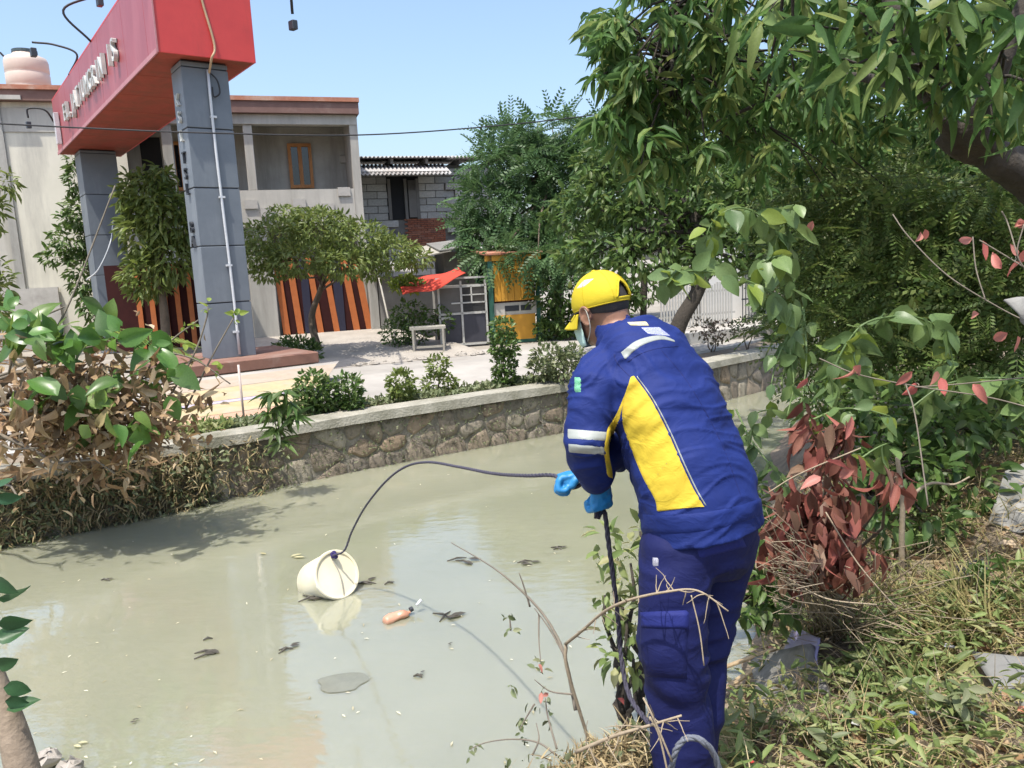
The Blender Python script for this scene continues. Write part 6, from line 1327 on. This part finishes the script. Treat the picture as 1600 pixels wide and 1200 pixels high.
c = spline([P(884, 1006, 2.6), P(910, 985, 2.45), P(945, 955, 2.3), P(985, 937, 2.2), (P(1040, 925, 2.12)), P(1090, 923, 2.08), P(1138, 955, 2.05)], 8); MB().tube(c, np.linspace(.006, .002, len(c)), 6).obj('stem', TWIG, dab, True)
MB().tube(spline([da, P(890, 1060, 2.62), P(884, 1006, 2.6)], 6), .006, 6).obj('stem', TWIG, dab, True)
rr = c[rng.integers(4, len(c)-2, 26)]; twig_mass('side_twigs', rr, rng.normal(size=(26, 3))+[0, 0, -.3], rng.uniform(.03, .10, 26), .0022, TWIG, dab)
MB().tube(spline([P(1080, 930, 2.08), P(1093, 985, 2.06), P(1100, 1040, 2.05)], 6), .002, 5).obj('stem', TWIG, dab, True)
da2 = bz(.33, 2.05); dab2 = empty('dry_branch', da2, 'spiky pale dry branch low in front of the boots', 'branch')
c2 = spline([P(900, 1175, 2.2), P(960, 1150, 2.1), P(1010, 1135, 2.05), P(1065, 1118, 2.0)], 8); MB().tube(c2, np.linspace(.006, .003, len(c2)), 6).obj('stem', TWIG, dab2, True)
rr = c2[rng.integers(2, len(c2)-1, 30)]; twig_mass('side_twigs', rr, rng.normal(size=(30, 3))+[.2, 0, -.2], rng.uniform(.03, .12, 30), .0022, TWIG, dab2)
for q in ([P(1050, 1190, 2.0), P(1020, 1120, 2.0), P(1005, 1090, 2.02)], [P(1045, 1215, 2.0), P(1030, 1150, 2.0), P(1015, 1120, 2.0)]): MB().tube(spline(q, 6), .003, 5).obj('stem', TWIG, dab2, True)
# bundle of dry stalks before the dead shrub
fb_ = Bk(1300, 965); fan = empty('dry_stalk_bundle', fb_, 'fan of thin dry stalks spreading at the foot of the dead shrub', 'stalks')
mb = MB(); fd = (fb_-CAM)@FW
for k in range(95):
    a = Bk(1305+rng.normal(0, 24), 985+rng.normal(0, 12), .06); bq = P(1200+rng.normal(0, 14)+k*.3, 890+rng.normal(0, 40), 2.72+rng.normal(0, .1)) if k % 3 else P(1400+rng.normal(0, 60), 930+rng.normal(0, 40), 2.72); limb(mb, a, bq, .003, .0014, .05, .06, 4, 4)
mb.obj('stalks', TWIG, fan, True)
for q in ([P(1290, 800, 3.0), P(1340, 880, 2.95), P(1400, 950, 2.9)], [P(1225, 900, 2.95), P(1290, 935, 2.9), P(1370, 945, 2.85)], [P(1200, 770, 3.1), P(1250, 740, 3.1), P(1345, 700, 3.1)]): MB().tube(spline(q, 6), .003, 5).obj('stalk', TWIG, fan, True)
# stake with a branch
st0 = bz(1.47, 2.78); s0 = Bk(1410, 900); stk = empty('wooden_stake', s0, 'pale upright wooden stake with a forked branch behind the stalks', 'stake')
MB().tube(spline([s0-[0, 0, .1], At(1409, 840, s0[1]), At(1410, 780, s0[1]), At(1402, 715, s0[1])], 6), np.linspace(.016, .011, 19), 9).obj('post', TWIG, stk, True)
MB().tube(spline([At(1410, 790, s0[1]), At(1430, 770, s0[1]), At(1455, 755, s0[1]), At(1490, 757, s0[1]), At(1515, 745, s0[1])], 6), np.linspace(.011, .004, 25), 8).obj('branch', TWIG, stk, True)
# rubbish on the bank
LAV = surf('lavender_plastic', (.30, .275, .45), (.25, .23, .38), 3, .35, .15, c3=(.38, .36, .5), c3amt=.3); SHEET = surf('grey_sheet', (.26, .26, .25), (.2, .2, .19), 4, .8, .3, c3=(.26, .25, .24), c3amt=.4); SACK = cloth('white_sack', (.27, .265, .245), (.20, .195, .18), .8)
PLANK = surf('plank_wood', (.50, .38, .23), (.36, .26, .15), 12, .8, .3, c3=(.26, .18, .1), streak=1, c3amt=.4)
SLABM = surf('dirty_slab', (.26, .25, .23), (.17, .16, .145), 9, .95, .5, c3=(.10, .095, .08), c3amt=.45)
def slab(name, px, t, mat, label, cat, crumple=0., sub=7, ground=True):
    """thin sheet through four photo corners (u, v, depth)"""
    c = [np.asarray(Bk(q[0], q[1], q[2]) if ground else P(*q)) for q in px]; V = []; F = []
    for i in range(sub+1):
        for j in range(sub+1):
            u = i/sub; v = j/sub; p = (c[0]*(1-u)+c[1]*u)*(1-v)+(c[3]*(1-u)+c[2]*u)*v; V.append(p)
    V = np.array(V); nn = nrm(np.cross(c[1]-c[0], c[3]-c[0])); V = V+nn*(crumple*vnoise(V*9, 51)+crumple*.5*vnoise(V*23, 52))[:, None]
    F = [(i*(sub+1)+j, (i+1)*(sub+1)+j, (i+1)*(sub+1)+j+1, i*(sub+1)+j+1) for i in range(sub) for j in range(sub)]
    o = mobj(name, V, F, mat, None, crumple > 0); s = o.modifiers.new('s', 'SOLIDIFY'); s.thickness = t; return tag(o, label, cat)
slab('plastic_scrap', [(1240, 980, .13), (1283, 998, .12), (1280, 1042, .09), (1224, 1026, .08)], .004, LAV, 'lavender plastic scrap lying on the grey slab', 'plastic', .012)
slab('concrete_slab', [(1178, 1035, .05), (1275, 1010, .07), (1300, 1085, .05), (1192, 1108, .02)], .03, SLABM, 'flat broken grey slab beside the worker right leg', 'slab', .006)
slab('grey_sheet', [(1518, 1020, .06), (1620, 1030, .08), (1640, 1130, .05), (1560, 1085, .04)], .006, SHEET, 'flat grey board at the right edge of the bank', 'board', .004)
slab('white_sack', [(1570, 738, .16), (1650, 700, .18), (1650, 850, .02), (1545, 815, .02)], .006, SACK, 'crumpled white plastic sack at the right edge', 'sack', .03, 40)
slab('plastic_bag', [(1568, 470, 3.1), (1630, 460, 3.1), (1630, 540, 3.05), (1590, 500, 3.1)], .01, SACK, 'small pale plastic bag hanging in the twigs at right edge', 'bag', .03, 14, False)
slab('dark_sheet', [(1490, 885, .05), (1550, 868, .06), (1530, 912, .03), (1465, 925, .02)], .006, surf('black_plastic', (.05, .05, .055), None, 5, .4, .2), 'dark plastic sheet half buried behind the stake', 'plastic', .02, 12)
for k, (a_, b_, w_, lb) in enumerate((((1132, 1045, .04), (1222, 1012, .06), .035, 'thin pale wood strip nearer the water beside the slab'), ((1128, 1082, .03), (1232, 1012, .08), .045, 'long pale wood plank lying against the grey slab'))):
    a = Bk(*a_); b = Bk(*b_); d = b-a; s_ = nrm(np.cross(d, [0, 0, 1]))*w_; tag(bevel(MB().box(a-s_/2, d, s_, np.array([0, 0, .018])).obj('wood_plank', PLANK), .004, 1), lb, 'plank', 'planks by the slab')
# black hose hoop and small litter
tag(MB().tube(spline([Bk(1140, 1140, .0), Bk(1150, 1105, .05), Bk(1175, 1100, .05), Bk(1185, 1135, .0)], 8), .008, 8).obj('hose_piece', LETD, None, True), 'short black hose loop under the grey slab', 'hose')
for k, (u, v, L_, c, lb) in enumerate(((1200, 1012, .03, (.6, .25, .22), 'pink scrap of litter at the plank end'), (1440, 985, .03, (.5, .06, .05), 'tiny red scrap of litter near the stake foot'), (1510, 940, .03, (.2, .08, .4), 'tiny purple scrap of litter beside the dark sheet'), (1170, 1190, .02, (.5, .06, .05), 'tiny red scrap by the rope loop'), (1590, 1110, .05, (.55, .2, .12), 'orange scrap at the lower right edge'), (1330, 1130, .05, (.5, .5, .48), 'small white plastic scrap in the weeds below the bright patch'), (1475, 1010, .05, (.42, .42, .45), 'pale plastic scrap between weed patch and grey board'), (1545, 975, .05, (.35, .3, .22), 'brown paper scrap above the grey board'), (1420, 1115, .035, (.1, .25, .5), 'small blue scrap in the straw'), (1500, 1080, .06, (.36, .33, .3), 'dull cardboard scrap left of the grey board'), (1300, 1060, .04, (.5, .48, .2), 'yellowish scrap right of the grey slab'))):
    a = Bk(u, v, .09); mb = MB(); T = LEAF[0]*[L_, L_*.8, L_*.8]; mb.add(T+a, LEAF[1]); o = mb.obj('litter_scrap', surf('litter', c, None, 20, .5, .1)); o.modifiers.new('s', 'SOLIDIFY').thickness = .002; tag(o, lb, 'litter', 'litter scraps')

# ================================================================ LEFT FOREGROUND
HK = 2.0
def PH(u, v, d): return P(u, v, d*HK)
# broken branch with dead and green leaves
lb0 = np.array([-6.3, 6.4, .6]); lf = empty('broken_branch', lb0, 'broken branch heaped with dead tan leaves and some big green leaves', 'branch')
mb = MB(); root = PH(-160, 700, 3.3)
ends = [(60, 560, 3.2), (150, 540, 3.3), (250, 520, 3.4), (320, 560, 3.5), (120, 640, 3.2), (200, 640, 3.3), (60, 700, 3.1), (180, 740, 3.2), (270, 700, 3.4), (30, 780, 3.0), (300, 640, 3.5), (230, 590, 3.4), (100, 480, 3.3)]
limb(mb, lb0-[0, 0, .05], root, .07, .045, 0, .05, 6, 8)
for e_ in ends: limb(mb, root, PH(*e_), .03, .008, .06, .1, 8, 5)
for q in ([(240, 660, 3.4), (300, 560, 3.4), (322, 500, 3.4), (325, 480, 3.4)], [(290, 640, 3.45), (330, 560, 3.45), (366, 495, 3.45)], [(60, 560, 3.2), (110, 470, 3.25), (180, 290, 3.3)], [(200, 620, 3.3), (260, 540, 3.4), (310, 500, 3.4)], [(0, 530, 3.1), (120, 525, 3.2), (220, 545, 3.3), (300, 560, 3.35), (360, 600, 3.4)]): mb.tube(spline([PH(*x) for x in q], 7), np.linspace(.011, .006, 7*(len(q)-1)+1), 5)
mb.obj('stem', TWIGD, lf, True)
DV = leaf_variants('dry_leaf', L_DRY, .44, 6, 1.1, 1.3, 6, .16)+leaf_variants('dry_leaf', L_DRY, .28, 6, 1.3, 1.2, 6, .14); GV = leaf_variants('green_leaf', L_BIG, .62, 5, .4, .4, 5)
pp = []
for u, v, su, sv, k, d0 in [(60, 595, 60, 30, 36, 3.2), (150, 590, 50, 30, 28, 3.3), (60, 655, 55, 34, 46, 3.2), (160, 655, 55, 32, 42, 3.25), (240, 640, 40, 36, 30, 3.35), (40, 720, 40, 26, 24, 3.15), (180, 720, 44, 26, 20, 3.25), (290, 690, 26, 20, 10, 3.4), (330, 620, 20, 16, 8, 3.45), (200, 560, 30, 20, 12, 3.35), (20, 540, 26, 26, 10, 3.1)]:
    for _ in range(k): pp.append(PH(u+rng.normal(0, su*.62), v+rng.normal(0, sv*.62), d0+rng.normal(0, .10)))
pp = np.array(pp); d = rng.normal(0, .6, pp.shape); d[:, 2] -= .75; print('dry leaves', len(pp))
leaf_objs('dead_leaf', DV, pp, d, rng.uniform(.07, .21, len(pp)), lf, .9, (0, -1, .4))
pg = []
for u, v, su, sv, k, d0 in [(50, 515, 55, 22, 26, 3.1), (150, 525, 55, 24, 24, 3.2), (180, 600, 30, 24, 9, 3.2), (90, 545, 40, 16, 10, 3.1), (250, 600, 30, 30, 10, 3.25), (100, 620, 60, 36, 18, 3.12), (200, 660, 50, 30, 12, 3.15), (10, 490, 20, 14, 5, 3.05), (225, 545, 20, 12, 5, 3.3)]:
    for _ in range(k): pg.append(PH(u+rng.normal(0, su*.6), v+rng.normal(0, sv*.6), d0+rng.normal(0, .1)))
pg = np.array(pg); d = rng.normal(0, .7, pg.shape); d[:, 2] -= .1
leaf_objs('green_leaf', GV, pg, d, rng.uniform(.11, .30, len(pg)), lf, .7, (0, -.8, .8))
q = np.array([PH(rng.normal(130, 75), rng.normal(650, 45), 3.35+rng.normal(0, .1)) for _ in range(2200)]); d = rng.normal(size=q.shape); l = rng.uniform(.06, .17, len(q)); tag(scatter('dead_leaf_mass', q, d, l, l*.4, LEAF, L_DRY, lf), kind='stuff')
q = np.array([PH(u, v, 3.42)+rng.normal(0, .02, 3) for u, v in [(322, 487), (325, 480), (366, 497), (368, 490), (290, 515), (340, 575), (305, 510), (292, 540)] for _ in range(4)]); d = rng.normal(size=q.shape); leaf_objs('young_leaf', VY, q, d, rng.uniform(.04, .09, len(q)), lf)
# fern leaf lying across the heap
ff = PH(150, 505, 3.2); fr_ = scatter('fern_frond', np.array([PH(110, 512, 3.15), PH(180, 515, 3.25)]), np.array([PH(250, 505, 3.4)-PH(110, 512, 3.15), PH(270, 530, 3.4)-PH(180, 515, 3.25)]), [.95, .7], [.8, .7], pinnate(22, .30, .13, .18, .4), L_YOUNG, None, .05, (0, -.3, 1)); fr_.parent = lf; fr_.location = fr_.location-world_loc(lf)
# trunk stub and leaves at lower left
tl = np.array([-2.25, 2.72, 0.]); tl[2] = float(bank_z(np.array([-2.25]), np.array([2.6]))[0]); lt = empty('bank_sapling', tl, 'pale tan trunk with a few dark green leaves at the bottom left corner', 'sapling')
MB().tube(spline([P(40, 1225, 2.95), P(22, 1150, 2.95), P(-2, 1080, 2.95), P(-40, 990, 2.95), P(-110, 900, 3.0)], 6), np.linspace(.062, .025, 25), 12).obj('trunk', surf('pale_bark', (.34, .27, .20), (.22, .17, .12), 10, .95, .6, bscale=40, dist=.01), lt, True)
pg = np.array([P(-8, 905, 2.9), P(-6, 935, 2.9), P(-4, 975, 2.9), P(-8, 1000, 2.9), P(-5, 1040, 2.9), P(5, 1075, 2.88), P(8, 1095, 2.88), P(10, 1110, 2.88), P(-10, 765, 2.9), P(-5, 780, 2.9)]); d = np.stack([rng.uniform(.5, 1, 10), rng.normal(0, .3, 10), rng.normal(-.1, .35, 10)], 1)
leaf_objs('leaf', leaf_variants('corner_leaf', leafm('leaf_corner', [(.03, .085, .035), (.045, .11, .04)], .3, .4), .6, 4, .4, .4, 5), pg, d, rng.uniform(.08, .12, 10), lt, .5, (0, -1, .4))
for k, (u, v) in enumerate(((75, 1185), (40, 1195), (110, 1200))):
    b = G(u, v, .05); mbx = MB(); mbx.ellipsoid(b, (.06, .05, .045), np.eye(3), 9, 6); vv = np.array(mbx.v)+rng.normal(0, .008, (len(mbx.v), 3)); tag(mobj('bank_stone', vv, mbx.f, ROCK), ['pale stone at the foot of the corner trunk', 'rough stone in the very bottom left corner', 'small stone at the waterline right of the corner trunk'][k], 'stone', 'stones at the lower left')
